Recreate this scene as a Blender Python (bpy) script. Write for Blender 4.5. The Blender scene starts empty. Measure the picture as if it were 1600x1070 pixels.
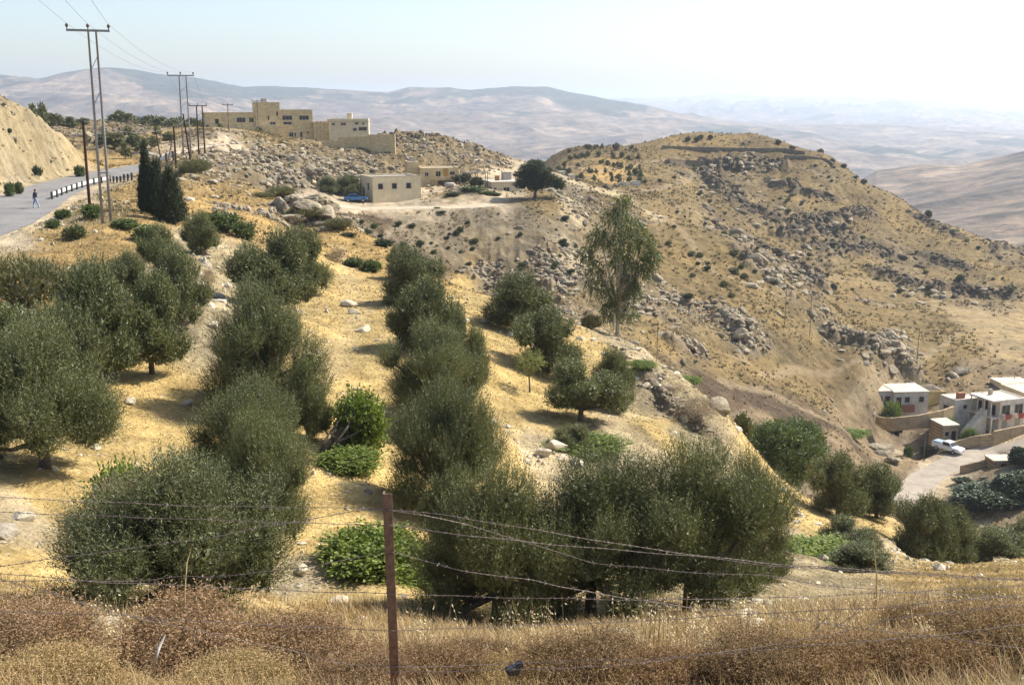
import bpy, math, random
import numpy as np, bmesh
from math import radians, sin, cos, pi
random.seed(7); RNG = np.random.default_rng(11)
SC = bpy.context.scene
# ---------------------------------------------------------------- camera, sky, sun, exposure
F = 1716.0; HZ = 165.0; PITCH = math.atan((535-HZ)/F)
cam_d = bpy.data.cameras.new('camera'); cam = bpy.data.objects.new('camera', cam_d); SC.collection.objects.link(cam)
cam_d.sensor_width = 36; cam_d.lens = 36*F/1600; cam_d.clip_start = .1; cam_d.clip_end = 60000
cam.location = (0, 0, 0); cam.rotation_euler = (pi/2-PITCH, 0, 0); SC.camera = cam
SUN_EL, SUN_AZ = radians(46), radians(66)      # azimuth clockwise from +Y (the view direction)
w = bpy.data.worlds.new('World'); SC.world = w; w.use_nodes = True
nt = w.node_tree; sky = nt.nodes.new('ShaderNodeTexSky'); sky.sky_type = 'NISHITA'; sky.sun_disc = False
sky.sun_elevation = SUN_EL; sky.sun_rotation = SUN_AZ; sky.air_density = 1.0; sky.dust_density = 2.8; sky.ozone_density = 1.0; sky.altitude = 600
nt.links.new(sky.outputs[0], nt.nodes['Background'].inputs[0]); nt.nodes['Background'].inputs[1].default_value = .13
sun_d = bpy.data.lights.new('sun', 'SUN'); sun_d.energy = 5.0; sun_d.angle = radians(.53); sun_d.color = (1, .94, .84)
sun = bpy.data.objects.new('sun', sun_d); SC.collection.objects.link(sun)
sun.rotation_euler = (pi/2-SUN_EL, 0, pi-SUN_AZ)
SC.view_settings.view_transform = 'Standard'; SC.view_settings.look = 'None'; SC.view_settings.gamma = 1
SC.view_settings.exposure = .74
HAZE = 1.3e-4
SC.cycles.max_bounces = 6; SC.cycles.diffuse_bounces = 3; SC.cycles.glossy_bounces = 1; SC.cycles.transmission_bounces = 3
SC.cycles.volume_bounces = 2; SC.cycles.transparent_max_bounces = 4
# ---------------------------------------------------------------- helpers
def pix(px, py):
    """azimuth and slope z/r of the sight line through a photo pixel (used only to measure where things stand)"""
    x = (np.asarray(px, float)-800)/F; y = -(np.asarray(py, float)-535)/F
    X = x; Y = cos(PITCH)+y*sin(PITCH); Z = -sin(PITCH)+y*cos(PITCH)
    h = np.hypot(X, Y); return np.arctan2(X, Y), Z/h
def lat(ix, iy, s):
    n = (ix.astype(np.int64)*374761393+iy.astype(np.int64)*668265263+s*1442695041) & 0xffffffff
    n = ((n ^ (n >> 13))*1274126177) & 0xffffffff
    return ((n ^ (n >> 16)) & 0xffff)/65535.
def vn(x, y, s=0):
    x0 = np.floor(x); y0 = np.floor(y); fx = x-x0; fy = y-y0; fx = fx*fx*(3-2*fx); fy = fy*fy*(3-2*fy)
    a = lat(x0, y0, s); b = lat(x0+1, y0, s); c = lat(x0, y0+1, s); d = lat(x0+1, y0+1, s)
    return (a+(b-a)*fx+(c-a)*fy+(a-b-c+d)*fx*fy)*2-1
def fbm(x, y, sc, o=4, s=0, g=.5):
    r = 0; A = 1; t = 0
    for k in range(o):
        r = r+A*vn(x/sc+17.3*k, y/sc-9.1*k, s+k); t += A; A *= g; sc /= 2.03
    return r/t
def ridged(x, y, sc, o=3, s=0):
    r = 0; A = 1; t = 0
    for k in range(o):
        r = r+A*(1-2*np.abs(vn(x/sc+5.7*k, y/sc+3.3*k, s+k))); t += A; A *= .5; sc /= 2.1
    return r/t
def sstep(a, b, x):
    t = np.clip((x-a)/(b-a), 0, 1); return t*t*(3-2*t)
# ---------------------------------------------------------------- terrain survey: (px, py, range)
P = [ # verge and bank below the camera
 (-300,1120,7),(200,1125,7),(610,1120,7),(1000,1125,7),(1400,1110,7),(1900,1110,7),
 (-200,1060,9),(200,1062,9),(610,1060,9),(1000,1050,9.3),(1400,1030,10),(1800,1020,10),
 (0,1012,12),(400,1010,12),(800,1015,12),(1200,990,12.5),(1600,965,14),
 (0,975,17),(400,985,17.5),(800,1000,17.5),(1200,965,17),(1600,925,24),
 # grove
 (-300,900,24),(0,900,24),(150,930,24),(480,945,24),(800,985,23),(1100,972,23),(1300,935,29),(1450,928,31),(1600,905,35),(1900,900,40),
 (-300,760,32),(20,770,31),(100,740,33),(450,830,30),(560,800,31.5),(700,860,30),(1000,880,31),(1200,895,34),
 (-200,620,42),(30,640,41),(200,630,42),(300,640,42),(420,640,42),(540,700,38),(650,690,42),(800,740,39.5),
 (200,560,48),(330,520,52),(540,600,48),(545,500,64),(550,430,84),(560,402,94),(660,640,45),(650,500,64),
 (270,470,57),(330,440,66),(350,400,78),(440,440,75),(480,400,86),(30,500,55),(100,410,69),(-200,430,66),
 (800,620,54),(790,540,64),(780,480,76),(880,730,42),(1000,760,42),(1100,810,42),(1000,690,49),(880,600,60),(940,640,55),(700,450,86),(740,458,87),
 (925,515,78),(860,490,80),(1000,550,71),(990,570,67),(1060,592,68),(1130,642,67),(1050,650,58),(1120,700,56),(1180,725,62),(1230,785,60),
 (1250,850,44),(1350,860,48),(1320,800,68),(1400,815,72),(1450,885,64),(1500,880,68),(1590,880,72),(1700,890,75),
 # road shelf
 (-300,440,66),(-50,392,74),(0,375,78),(100,360,80),(165,350,82),(235,335,90),(300,330,97),(0,335,97),(-80,330,100),(57,313,112),(-60,300,122),(100,312,108),(150,285,138),(220,265,165),(265,255,180),(190,300,118),(210,280,140),
 (0,292,130),(60,278,142),(140,262,158),(-150,305,125),(-150,150,150),(0,168,152),(50,192,154),(100,216,158),(130,238,162),(142,255,164),(170,262,170),
 (300,272,128),(330,300,112),(290,255,150),(330,335,98),
 (400,300,116),(450,312,115),(500,328,112),(470,350,107),(520,345,109),(560,368,105),(600,384,102),(420,340,104),(380,345,98),(400,370,92),(560,385,100),(630,405,96),
 (60,205,240),(0,195,230),(150,215,240),(200,218,260),(260,208,320),(100,195,320),(180,205,340),(320,212,320),(260,232,225),(340,224,235),(-200,190,300),(-200,195,350),
 # school hill and farm platform
 (420,213,292),(500,222,285),(560,222,285),(610,215,290),(350,245,225),(450,250,235),(550,245,255),(400,285,205),(480,292,205),(600,265,235),(620,210,302),(700,219,300),(760,236,292),(810,251,292),(700,250,262),(760,262,262),(790,275,252),
 (480,312,190),(540,318,196),(620,315,200),(640,326,190),(740,330,189),(850,330,192),(560,332,185),(900,328,200),(680,292,224),(720,292,215),(790,300,210),(840,300,212),(870,300,226),(870,280,260),
 (560,345,178),(600,372,172),(700,400,172),(760,390,177),(760,440,169),(830,380,179),(850,440,164),(700,440,164),(900,400,181),(900,450,165),
 # right hill and saddle
 (860,247,420),(900,236,430),(1000,233,440),(1050,225,448),(1090,219,452),(1130,217,452),(1180,219,450),(1220,227,444),(1300,251,430),(1400,310,420),(1500,360,410),(1600,392,400),(1700,430,392),(1900,480,380),
 (860,262,380),(950,285,330),(1000,270,360),(1050,300,320),(1000,300,310),(900,280,330),(1100,260,395),(1200,262,400),(1300,300,385),(1200,300,375),(1200,380,322),(1100,330,310),(1400,370,372),(1400,420,332),(1300,360,350),(1280,420,300),(1550,470,302),(1500,430,345),(1590,520,256),(1500,485,280),(1400,470,285),(1590,560,228),(1500,560,222),(1430,545,226),(1700,500,290),(1700,600,215),(1900,560,250),
 # near spur
 (900,300,236),(960,315,236),(1050,340,236),(1150,370,240),(1220,412,236),(1260,440,232),(950,350,215),(1000,400,205),(1100,450,196),(1200,500,190),(1320,510,225),(1300,545,200),(1380,560,205),(1050,500,168),(1000,470,168),(1300,600,182),(1200,560,170),(1100,560,152),(1000,520,145),(1350,620,185),
 (1130,600,145),(1200,620,152),(1250,650,150),(1330,680,158),(1150,625,138),(1230,672,138),(1300,700,142),
 # hamlet
 (1400,640,195),(1350,650,180),(1460,640,196),(1450,680,185),(1420,720,168),(1440,715,175),(1500,660,190),(1590,640,196),(1600,590,212),(1700,630,200),(1590,690,176),(1500,705,173),(1480,710,172),(1440,745,160),(1420,770,152),(1360,710,160),(1540,745,160),(1540,790,150),(1600,830,142),(1590,730,163),(1750,720,160),(1900,800,140)]
az_, t_ = pix([p[0] for p in P], [p[1] for p in P]); r_ = np.array([p[2] for p in P], float)
# ground the photo hides (gully floors, far sides): (px, range, height)
Q = [(px, r, z) for px in (-700, -300, 100, 500, 900, 1300, 1700, 2200) for r, z in ((.4, -1.62), (2, -1.75), (4.2, -2.7))]
Q += [(700,115,-21),(760,115,-22),(620,125,-20),(560,130,-19),(500,135,-16),(640,148,-27),(740,148,-29),(850,140,-28),(850,108,-22),(920,110,-24),(1000,105,-27),(450,150,-13.5),(400,160,-13),
 (1060,100,-30),(1130,98,-33),(1000,125,-29),(1200,95,-34),(1300,110,-44),(1200,120,-39),(1400,120,-50),(1450,105,-48),(1550,110,-51),(1700,110,-53),(1300,85,-34),(1500,90,-43),
 (1100,268,-34),(1180,270,-38),(1250,262,-43),(1000,265,-27),(1320,262,-46),
 (-100,185,-3),(50,180,-4),(120,190,-8),(-200,230,-4)]
for px, sil in ((820,540),)+ ((-300,450),(0,460),(200,450),(400,400),(550,390),(650,400),(750,400)): Q.append((px, sil, -45))
for px in (-300, 0, 300, 600, 850, 1000, 1130, 1300, 1500, 1700, 2000): Q.append((px, 560, -75)); Q.append((px, 700, -120))
for px in (900, 1050, 1200, 1350, 1500): Q.append((px, 490, -45 if px < 1300 else -75))
qa = pix([q[0] for q in Q], [535]*len(Q))[0]
az_ = np.r_[az_, qa]; r_ = np.r_[r_, [q[1] for q in Q]]; t_ = np.r_[t_, [q[2]/q[1] for q in Q]]
KU, KV = 17.0, 1/.16
def uv(a, r): return a*KU, np.log(r)*KV
cu, cv = uv(az_, r_)
def kern(d2): return np.sqrt(d2+.09)
A = -kern((cu[:, None]-cu)**2+(cv[:, None]-cv)**2)+np.eye(len(cu))*.012*-1
one = np.c_[np.ones(len(cu)), cu, cv]
M = np.block([[A, one], [one.T, np.zeros((3, 3))]]); sol = np.linalg.solve(M, np.r_[t_, 0, 0, 0]); Wt, Wp = sol[:-3], sol[-3:]
GA = np.linspace(-.75, .75, 420); GR = np.linspace(math.log(.4), math.log(700), 560)
G = np.empty((len(GR), len(GA)))
for i, lr in enumerate(GR):
    u, v = GA*KU, lr*KV
    G[i] = -kern((u[:, None]-cu)**2+(v-cv)**2)@Wt+Wp[0]+Wp[1]*u+Wp[2]*v
def samp(G, a, lr):
    i = np.clip((lr-GR[0])/(GR[1]-GR[0]), 0, len(GR)-1.001); j = np.clip((a-GA[0])/(GA[1]-GA[0]), 0, len(GA)-1.001)
    i0 = i.astype(int); j0 = j.astype(int); fi = i-i0; fj = j-j0
    return (G[i0, j0]*(1-fj)+G[i0, j0+1]*fj)*(1-fi)+(G[i0+1, j0]*(1-fj)+G[i0+1, j0+1]*fj)*fi
def ray0(px, py, rmin=6., rmax=600.):
    """first hit of a sight line with the surveyed (noise-free) ground"""
    a, t = pix(px, py); lr = np.linspace(math.log(rmin), math.log(rmax), 3000)
    g = samp(G, np.full(3000, float(a)), lr); h = np.nonzero(g >= t)[0]
    return float(a), float(np.exp(lr[h[0]])) if len(h) else rmax
# surface kinds read at photo points: colour (albedo; k is dark earth with the bank's partial shade painted in), roughness amplitude, rock density, tuft density
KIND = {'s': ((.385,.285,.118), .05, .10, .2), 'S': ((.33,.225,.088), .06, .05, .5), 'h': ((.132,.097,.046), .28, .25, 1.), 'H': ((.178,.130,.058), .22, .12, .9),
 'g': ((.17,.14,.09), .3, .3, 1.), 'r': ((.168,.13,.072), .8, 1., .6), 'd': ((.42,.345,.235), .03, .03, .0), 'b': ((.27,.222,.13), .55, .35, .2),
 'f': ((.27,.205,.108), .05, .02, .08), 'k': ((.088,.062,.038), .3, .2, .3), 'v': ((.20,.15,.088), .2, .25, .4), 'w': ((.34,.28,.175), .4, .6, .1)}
T = """s 540 700;s 540 600;s 545 500;s 550 430;s 800 620;s 790 540;s 800 700;s 230 640;s 60 770;s 450 830;s 560 800;s 30 880;s 480 950;s 640 750;s 240 700;s 760 480;s 720 450;s 880 660;w 450 900;w 20 830
s 1050 690;b 1020 640;b 1100 700;b 1000 700;s 940 560;b 1060 600;w 980 545;w 950 700;w 850 700;b 1240 860;s 1260 790;s 1380 830;s 1420 870;s 1270 840;w 1220 830;w 1390 850;s 1450 940;s 1580 940;S 1350 960
S 200 1060;S 600 1060;S 1000 1060;S 1400 1060;S 100 1000;S 400 1010;S 800 1015;s 700 990;w 1100 985;S 1200 1000;w 1590 1050;s 1500 1000;S 1550 900
S 60 420;S 160 400;S 100 370;S 220 370;S 200 300;S 250 310;S 340 320;S 420 320;S 380 290;w 120 330;w 80 350;d 20 370;d 50 345;g 150 335;b 330 410;w 310 390;b 310 440;S 300 350;w 340 480;b 330 520;S 440 360;r 480 330;r 520 340;r 450 340;S 540 370;S 530 380;S 580 410;S 600 420
d 0 330;d 100 300;d 0 288;b 60 250;b 0 230;b 30 200;b 100 230;b 130 250;d 60 280;d 130 268;S 170 260;b 0 165;b 50 190
r 300 240;g 200 210;r 200 230;S 250 215;g 100 195;r 160 200;d 300 232;d 340 224;r 290 250;r 330 250;g 320 215
r 400 240;r 450 260;r 500 250;r 550 260;r 600 255;r 400 270;r 480 290;r 560 270;r 620 235;r 680 230;r 740 250;r 680 260;h 640 250;r 350 280;r 330 265;h 760 255;H 420 225;r 380 290;g 450 300
d 500 315;d 560 328;d 620 325;d 700 325;d 640 320;d 740 322;d 780 318;H 850 318;d 790 275;d 810 270;g 870 300;d 665 300;H 690 305;g 740 300
g 560 345;k 600 350;g 640 370;g 700 360;g 760 350;g 700 400;g 760 380;g 820 350;g 850 360;g 800 400;r 760 430;r 820 420;r 850 400;w 880 420;w 870 390;r 900 460;w 890 340;r 900 360;k 700 420;r 880 450;r 920 330;w 930 300
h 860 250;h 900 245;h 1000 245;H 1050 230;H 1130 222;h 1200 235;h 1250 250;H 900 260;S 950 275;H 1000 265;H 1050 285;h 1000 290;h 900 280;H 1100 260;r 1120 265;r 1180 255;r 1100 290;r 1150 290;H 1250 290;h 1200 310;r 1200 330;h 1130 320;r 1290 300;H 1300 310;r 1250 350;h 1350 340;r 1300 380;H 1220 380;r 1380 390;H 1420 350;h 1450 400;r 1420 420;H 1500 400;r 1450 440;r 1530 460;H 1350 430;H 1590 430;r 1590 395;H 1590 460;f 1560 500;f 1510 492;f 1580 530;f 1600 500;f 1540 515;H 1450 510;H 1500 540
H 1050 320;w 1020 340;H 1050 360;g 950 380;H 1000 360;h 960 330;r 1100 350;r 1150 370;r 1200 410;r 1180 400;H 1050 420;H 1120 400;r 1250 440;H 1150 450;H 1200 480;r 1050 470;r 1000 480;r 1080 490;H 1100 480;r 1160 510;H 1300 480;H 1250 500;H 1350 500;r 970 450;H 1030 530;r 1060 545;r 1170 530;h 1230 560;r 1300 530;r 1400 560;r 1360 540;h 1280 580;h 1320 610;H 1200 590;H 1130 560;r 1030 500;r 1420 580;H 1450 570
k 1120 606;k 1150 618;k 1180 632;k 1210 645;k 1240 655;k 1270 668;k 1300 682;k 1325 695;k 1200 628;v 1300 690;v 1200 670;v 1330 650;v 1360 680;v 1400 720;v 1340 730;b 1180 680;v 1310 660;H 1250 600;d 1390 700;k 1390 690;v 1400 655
v 1450 660;v 1520 600;v 1590 600;d 1480 715;d 1590 695;d 1440 750;b 1500 760;b 1550 780;v 1590 760;v 1540 730;k 1460 700;b 1470 800""".replace('\n', ';').split(';')
TA, TU, TV = [], [], []
for e in T:
    k, px, py = e.split(); a, r = ray0(float(px), float(py)); u, v = uv(a, r); TA.append(k); TU.append(u); TV.append(v)
TU, TV = np.array(TU), np.array(TV); TD = np.array([list(KIND[k][0])+list(KIND[k][1:]) for k in TA])
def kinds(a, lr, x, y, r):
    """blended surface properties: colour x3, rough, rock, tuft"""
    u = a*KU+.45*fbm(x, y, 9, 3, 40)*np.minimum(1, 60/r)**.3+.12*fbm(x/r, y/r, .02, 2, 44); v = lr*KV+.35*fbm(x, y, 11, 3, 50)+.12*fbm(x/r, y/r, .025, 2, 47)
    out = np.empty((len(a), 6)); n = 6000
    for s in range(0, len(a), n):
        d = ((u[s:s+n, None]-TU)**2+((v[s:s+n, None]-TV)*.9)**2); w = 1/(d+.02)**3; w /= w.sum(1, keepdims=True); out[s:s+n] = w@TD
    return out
# coarse property grid, sampled like the heights
aa, ll = np.meshgrid(GA, GR); rr = np.exp(ll); PG = kinds(aa.ravel(), ll.ravel(), (rr*np.sin(aa)).ravel(), (rr*np.cos(aa)).ravel(), rr.ravel()).reshape(len(GR), len(GA), 6)
# graded strips: roads and platforms, each a centre line of (px, py) photo points on the survey with half width
def line(pts, n=14, rmin=6., rmax=600.):
    q = [ray0(*p, rmin=rmin, rmax=rmax) for p in pts]; q = np.array([(r*sin(a), r*cos(a), r*math.tan(0)+float(samp(G, np.array([a]), np.array([math.log(r)]))[0])*r) for a, r in q])
    d = np.r_[0, np.cumsum(np.hypot(*np.diff(q[:, :2], axis=0).T))]; s = np.linspace(0, d[-1], n*len(pts))
    c = np.c_[np.interp(s, d, q[:, 0]), np.interp(s, d, q[:, 1]), np.interp(s, d, q[:, 2])]
    for _ in range(14): c[1:-1] = (c[:-2]+2*c[1:-1]+c[2:])/4
    return c
def worldline(q, n=14):
    q = np.array(q, float); d = np.r_[0, np.cumsum(np.hypot(*np.diff(q[:, :2], axis=0).T))]; s = np.linspace(0, d[-1], n*len(q))
    c = np.c_[np.interp(s, d, q[:, 0]), np.interp(s, d, q[:, 1]), np.interp(s, d, q[:, 2])]
    for _ in range(20): c[1:-1] = (c[:-2]+2*c[1:-1]+c[2:])/4
    return c
ROAD = worldline([(-44,40,-9.8),(-41.5,60,-9.7),(-41,74,-9.6),(-42.5,88,-9.5),(-46.3,103,-9.4),(-51,119,-9.4),(-54.3,136,-9.3),(-56.2,153,-9.25),(-55.5,165,-9.1),(-55,174,-9.0),(-51.5,181,-9.2),(-47,184,-9.8)])
TRACK = line([(255,243),(290,236),(320,229),(360,224),(400,221)], rmin=190)
PLAT = line([(505,318),(560,326),(640,325),(720,324),(770,320)], rmin=160)
SADDLE = line([(772,282),(800,272),(815,266)], rmin=180, rmax=290)
HAMLET_ROAD = line([(1405,790),(1425,765),(1452,742),(1500,718),(1550,703),(1610,690),(1680,680)], rmin=125)
STRIPS = [(ROAD, 4.4, 4), (TRACK, 2, 2.), (PLAT, 3.2, 3), (HAMLET_ROAD, 3.2, 2.2), (SADDLE, 1.5, 2)]
def grade(x, y, z, extra=1.):
    z = z.copy()
    for c, hw, bl in STRIPS:
        m = (x > c[:, 0].min()-20) & (x < c[:, 0].max()+20) & (y > c[:, 1].min()-20) & (y < c[:, 1].max()+20); idx = np.nonzero(m)[0]
        for s in range(0, len(idx), 20000):
            i = idx[s:s+20000]; d2 = (x[i, None]-c[:, 0])**2+(y[i, None]-c[:, 1])**2; k = d2.argmin(1); d = np.sqrt(d2[np.arange(len(i)), k])
            w = 1-sstep(hw, hw+bl, d); z[i] = z[i]*(1-w)+c[k, 2]*w
    return z
OUT_PX = [(1045,256,1100,258,5,1.2,330),(1098,262,1222,262,7,3.2,330),(1098,262,1112,285,8,2.6,300),(1112,285,1150,318,11,2.6,290),(1160,328,1195,336,7,2.,280),(1210,288,1235,292,6,2.,300),(1220,352,1280,346,8,2.4,270),(1225,368,1330,372,9,2.4,270),(1300,340,1360,335,6,1.8,290),(1330,392,1390,402,8,2.,270),(1270,388,1320,392,6,1.8,270),
 (1370,428,1420,440,8,2.4,250),(1420,452,1590,466,7,2.6,250),(1455,405,1510,420,7,1.8,280),(1555,388,1600,398,4,1.6,330),(1430,338,1500,370,5,1.4,320),(1250,300,1300,312,5,1.5,320),
 (1125,352,1160,378,6,1.6,180),(1185,388,1225,405,7,2.2,200),(1225,405,1278,446,9,2.4,200),(1165,405,1222,450,9,2.2,180),(1215,440,1225,448,6,1.4,180),(1045,468,1120,488,7,1.6,140),(985,480,1028,492,8,1.6,110),(1130,500,1180,528,12,1.9,130),(1150,515,1165,545,7,1.6,130),(1050,538,1090,556,8,1.4,120),(1290,520,1345,535,7,2.2,170),(1345,535,1380,552,8,2.4,170),(1395,552,1420,580,9,2.2,170),(1340,470,1380,478,5,.9,220),
 (440,285,520,290,6,1.6,170),(640,218,760,240,6,1.2,240),(860,410,900,440,14,1.,140),(750,425,850,445,8,1.1,140),(455,328,520,338,7,2.2,90),(1010,610,1110,690,11,.7,55)]
OUTC = []
for x0, y0, x1, y1, wd, hh, rm in OUT_PX:
    (a0, r0), (a1, r1) = ray0(x0, y0, rm), ray0(x1, y1, rm); a2, r2 = ray0((x0+x1)/2, (y0+y1)/2, rm)
    if max(r0, r1) > 520: continue
    OUTC.append((r0*sin(a0), r0*cos(a0), r1*sin(a1), r1*cos(a1), wd/F*r2*2.1, hh))
def outcrop(x, y, mask=False):
    """broken bedrock ledges standing out of the slopes"""
    out = np.zeros(len(x)); wx = x+2.5*fbm(x, y, 7, 3, 81); wy = y+4.*fbm(x, y, 9, 3, 85)
    for x0, y0, x1, y1, hw, hh in OUTC:
        m = np.nonzero((x > min(x0, x1)-3*hw-5) & (x < max(x0, x1)+3*hw+5) & (y > min(y0, y1)-3*hw-8) & (y < max(y0, y1)+3*hw+8))[0]
        if not len(m): continue
        dx, dy = x1-x0, y1-y0; t = np.clip(((wx[m]-x0)*dx+(wy[m]-y0)*dy)/(dx*dx+dy*dy+1e-6), 0, 1); d = np.hypot(wx[m]-x0-t*dx, (wy[m]-y0-t*dy)*.75)/hw
        w_ = 1-sstep(.45, 1.25, d+.55*fbm(x[m], y[m], 4, 3, 87)); out[m] = np.maximum(out[m], w_*(1 if mask else hh))
    if mask: return np.clip(out*1.2, 0, 1)
    k = np.nonzero(out > 0)[0]
    if len(k): rg = ridged(x[k], y[k], 3.4, 3, 91); blk = np.floor(vn(x[k]/1.9, y[k]/1.9, 93)*2.2+1.1)/2.2; out[k] *= .35+.4*rg+.45*blk
    return out
def height(x, y, detail=True):
    x = np.atleast_1d(np.asarray(x, float)); y = np.atleast_1d(np.asarray(y, float))
    r = np.maximum(np.hypot(x, y), .41); a = np.arctan2(x, y); lr = np.log(r); z = samp(G, a, lr)*r
    rough = samp(PG[:, :, 3], a, lr)
    sc = np.clip(r/60, .35, 2.6)
    z = z+rough*(.75*fbm(x, y, 7, 4, 3)+.5*ridged(x, y, 3.2, 3, 9))*np.clip(r/40, .25, 2.2)
    z = z+outcrop(x, y)
    z = z+.06*fbm(x, y, 2.1, 3, 5)*np.clip(r/20, .6, 2)
    return grade(x, y, z)
def H(x, y): return float(height(x, y)[0])
def spot(px, py, rmin=6., rmax=620.):
    """where the sight line through a photo pixel meets the ground: x, y, z"""
    a, t = pix(px, py); a = float(a); r = np.exp(np.linspace(math.log(rmin), math.log(rmax), 2500))
    x, y = r*sin(a), r*cos(a); z = height(x, y); h = np.nonzero(z/r >= t)[0]; i = h[0] if len(h) else len(r)-1
    return x[i], y[i], z[i]
def bearing(px, t):
    a = (px-800)/F
    for _ in range(12): a = math.asin(max(-.99, min(.99, (px-800)/F*(cos(a)*cos(PITCH)-t*sin(PITCH)))))
    return a
def at(px, r, z=None, t=None):
    if z is not None: a = bearing(px, z/r); return (r*sin(a), r*cos(a), z)
    tt = -.2 if t is None else t
    for _ in range(3):
        a = bearing(px, tt); x, y = r*sin(a), r*cos(a); g = H(x, y)
        if t is None: tt = g/r
    return (x, y, g)
def grid_mesh(name, X, Y, Z, cols=None, wrap=False):
    nr, nc = X.shape; me = bpy.data.meshes.new(name); co = np.c_[X.ravel(), Y.ravel(), Z.ravel()].astype('f')
    i = np.arange(nr*nc).reshape(nr, nc); q = np.stack([i[:-1, :-1], i[:-1, 1:], i[1:, 1:], i[1:, :-1]], -1).reshape(-1, 4)
    me.vertices.add(len(co)); me.vertices.foreach_set('co', co.ravel()); me.loops.add(q.size); me.loops.foreach_set('vertex_index', q[:, ::-1].ravel().astype('i'))
    me.polygons.add(len(q)); me.polygons.foreach_set('loop_start', np.arange(0, q.size, 4, dtype='i')); me.polygons.foreach_set('use_smooth', np.ones(len(q), bool))
    if cols is not None:
        at_ = me.color_attributes.new('col', 'FLOAT_COLOR', 'POINT'); at_.data.foreach_set('color', np.c_[cols, np.ones(len(cols))].astype('f').ravel() if cols.shape[1] == 3 else cols.astype('f').ravel())
    me.update(calc_edges=True); return me
def add(name, me, mat, parent=None, **props):
    o = bpy.data.objects.new(name, me); SC.collection.objects.link(o)
    if mat is not None:
        for m in (mat if isinstance(mat, (list, tuple)) else [mat]): me.materials.append(m)
    if parent: o.parent = parent
    for k, v in props.items(): o[k] = v
    return o
class NT:
    """small node-tree helper"""
    def __init__(s, name, rough=.9, spec=.2):
        s.m = bpy.data.materials.new(name); s.m.use_nodes = True; s.t = s.m.node_tree; s.b = s.t.nodes['Principled BSDF']; s.b.inputs['Roughness'].default_value = rough
        s.b.inputs['Specular IOR Level'].default_value = spec
    def n(s, ty, **kw):
        n = s.t.nodes.new('ShaderNode'+ty)
        for k, v in kw.items(): setattr(n, k, v)
        return n
    def l(s, a, b): s.t.links.new(a, b)
    def coord(s, kind='Object'): return s.n('TexCoord').outputs[kind]
    def noise(s, scale, detail=4, rough=.6, vec=None, out='Fac'):
        n = s.n('TexNoise'); n.inputs['Scale'].default_value = scale; n.inputs['Detail'].default_value = detail; n.inputs['Roughness'].default_value = rough
        s.l(vec if vec is not None else s.coord(), n.inputs['Vector']); return n.outputs[out]
    def ramp(s, fac, stops):
        r = s.n('ValToRGB'); e = r.color_ramp.elements
        while len(e) < len(stops): e.new(.5)
        for q, (p, c) in zip(e, stops): q.position = p; q.color = (*c, 1) if len(c) == 3 else c
        s.l(fac, r.inputs[0]); return r.outputs[0]
    def mix(s, fac, a, b, mode='MIX'):
        m = s.n('Mix', data_type='RGBA', blend_type=mode)
        for v, i in ((fac, 0), (a, 6), (b, 7)):
            if hasattr(v, 'links'): s.l(v, m.inputs[i])
            else: m.inputs[i].default_value = v if i == 0 else (*v, 1)
        return m.outputs[2]
    def math(s, op, a, b=0.):
        m = s.n('Math', operation=op)
        for v, i in ((a, 0), (b, 1)):
            if hasattr(v, 'links'): s.l(v, m.inputs[i])
            else: m.inputs[i].default_value = v
        return m.outputs[0]
    def bump(s, hgt, dist, strength=1.):
        b = s.n('Bump'); b.inputs['Distance'].default_value = dist; b.inputs['Strength'].default_value = strength; s.l(hgt, b.inputs['Height']); s.l(b.outputs[0], s.b.inputs['Normal'])
    def col(s, c):
        if hasattr(c, 'links'): s.l(c, s.b.inputs['Base Color'])
        else: s.b.inputs['Base Color'].default_value = (*c, 1)
        return s.m
def ground_material():
    g = NT('dry_ground', .95, .1); a = g.n('Attribute', attribute_name='col'); c = a.outputs['Color']
    big = g.noise(.09, 5, .6); mid = g.noise(.8, 5, .65); fine = g.noise(6, 4, .7)
    c = g.mix(1., c, g.ramp(big, [(.3, (.80,.80,.82)), (.7, (1.16,1.12,1.05))]), 'MULTIPLY')
    c = g.mix(1., c, g.ramp(mid, [(.33, (.70,.69,.68)), (.5, (1,1,1)), (.68, (1.22,1.22,1.25))]), 'MULTIPLY')
    c = g.mix(1., c, g.ramp(fine, [(.32, (.72,.70,.66)), (.52, (1,1,1)), (.7, (1.25,1.25,1.3))]), 'MULTIPLY')
    v = g.n('TexVoronoi'); v.inputs['Scale'].default_value = 2.6; v.inputs['Randomness'].default_value = 1; g.l(g.coord(), v.inputs['Vector'])
    st = g.ramp(v.outputs['Distance'], [(.10, (1,1,1)), (.2, (0,0,0))]); pick = g.ramp(g.noise(.9, 2), [(.5, (0,0,0)), (.6, (1,1,1))])
    c = g.mix(g.math('MULTIPLY', g.math('MULTIPLY', st, pick), .8), c, (.50,.45,.36))
    h = g.math('ADD', g.math('MULTIPLY', fine, .35), mid); g.bump(h, .38, .9)
    v2 = g.n('TexVoronoi'); v2.inputs['Scale'].default_value = 8; g.l(g.coord(), v2.inputs['Vector']); st2 = g.ramp(v2.outputs['Distance'], [(.12, (1,1,1)), (.24, (0,0,0))]); c = g.mix(g.math('MULTIPLY', g.math('MULTIPLY', st2, g.ramp(g.noise(1.7, 3), [(.48, (0,0,0)), (.6, (1,1,1))])), .75), c, (.46,.40,.30)); return g.col(c)
M_GROUND = ground_material()
ga = np.concatenate([np.linspace(-.74, -.47, 60)[:-1], np.linspace(-.47, .47, 1100), np.linspace(.47, .74, 60)[1:]])
gr = np.exp(np.concatenate([np.linspace(math.log(.42), math.log(6), 60)[:-1], np.linspace(math.log(6), math.log(700), 1250)]))
gr = np.concatenate([[.42], gr[1:]])
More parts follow.
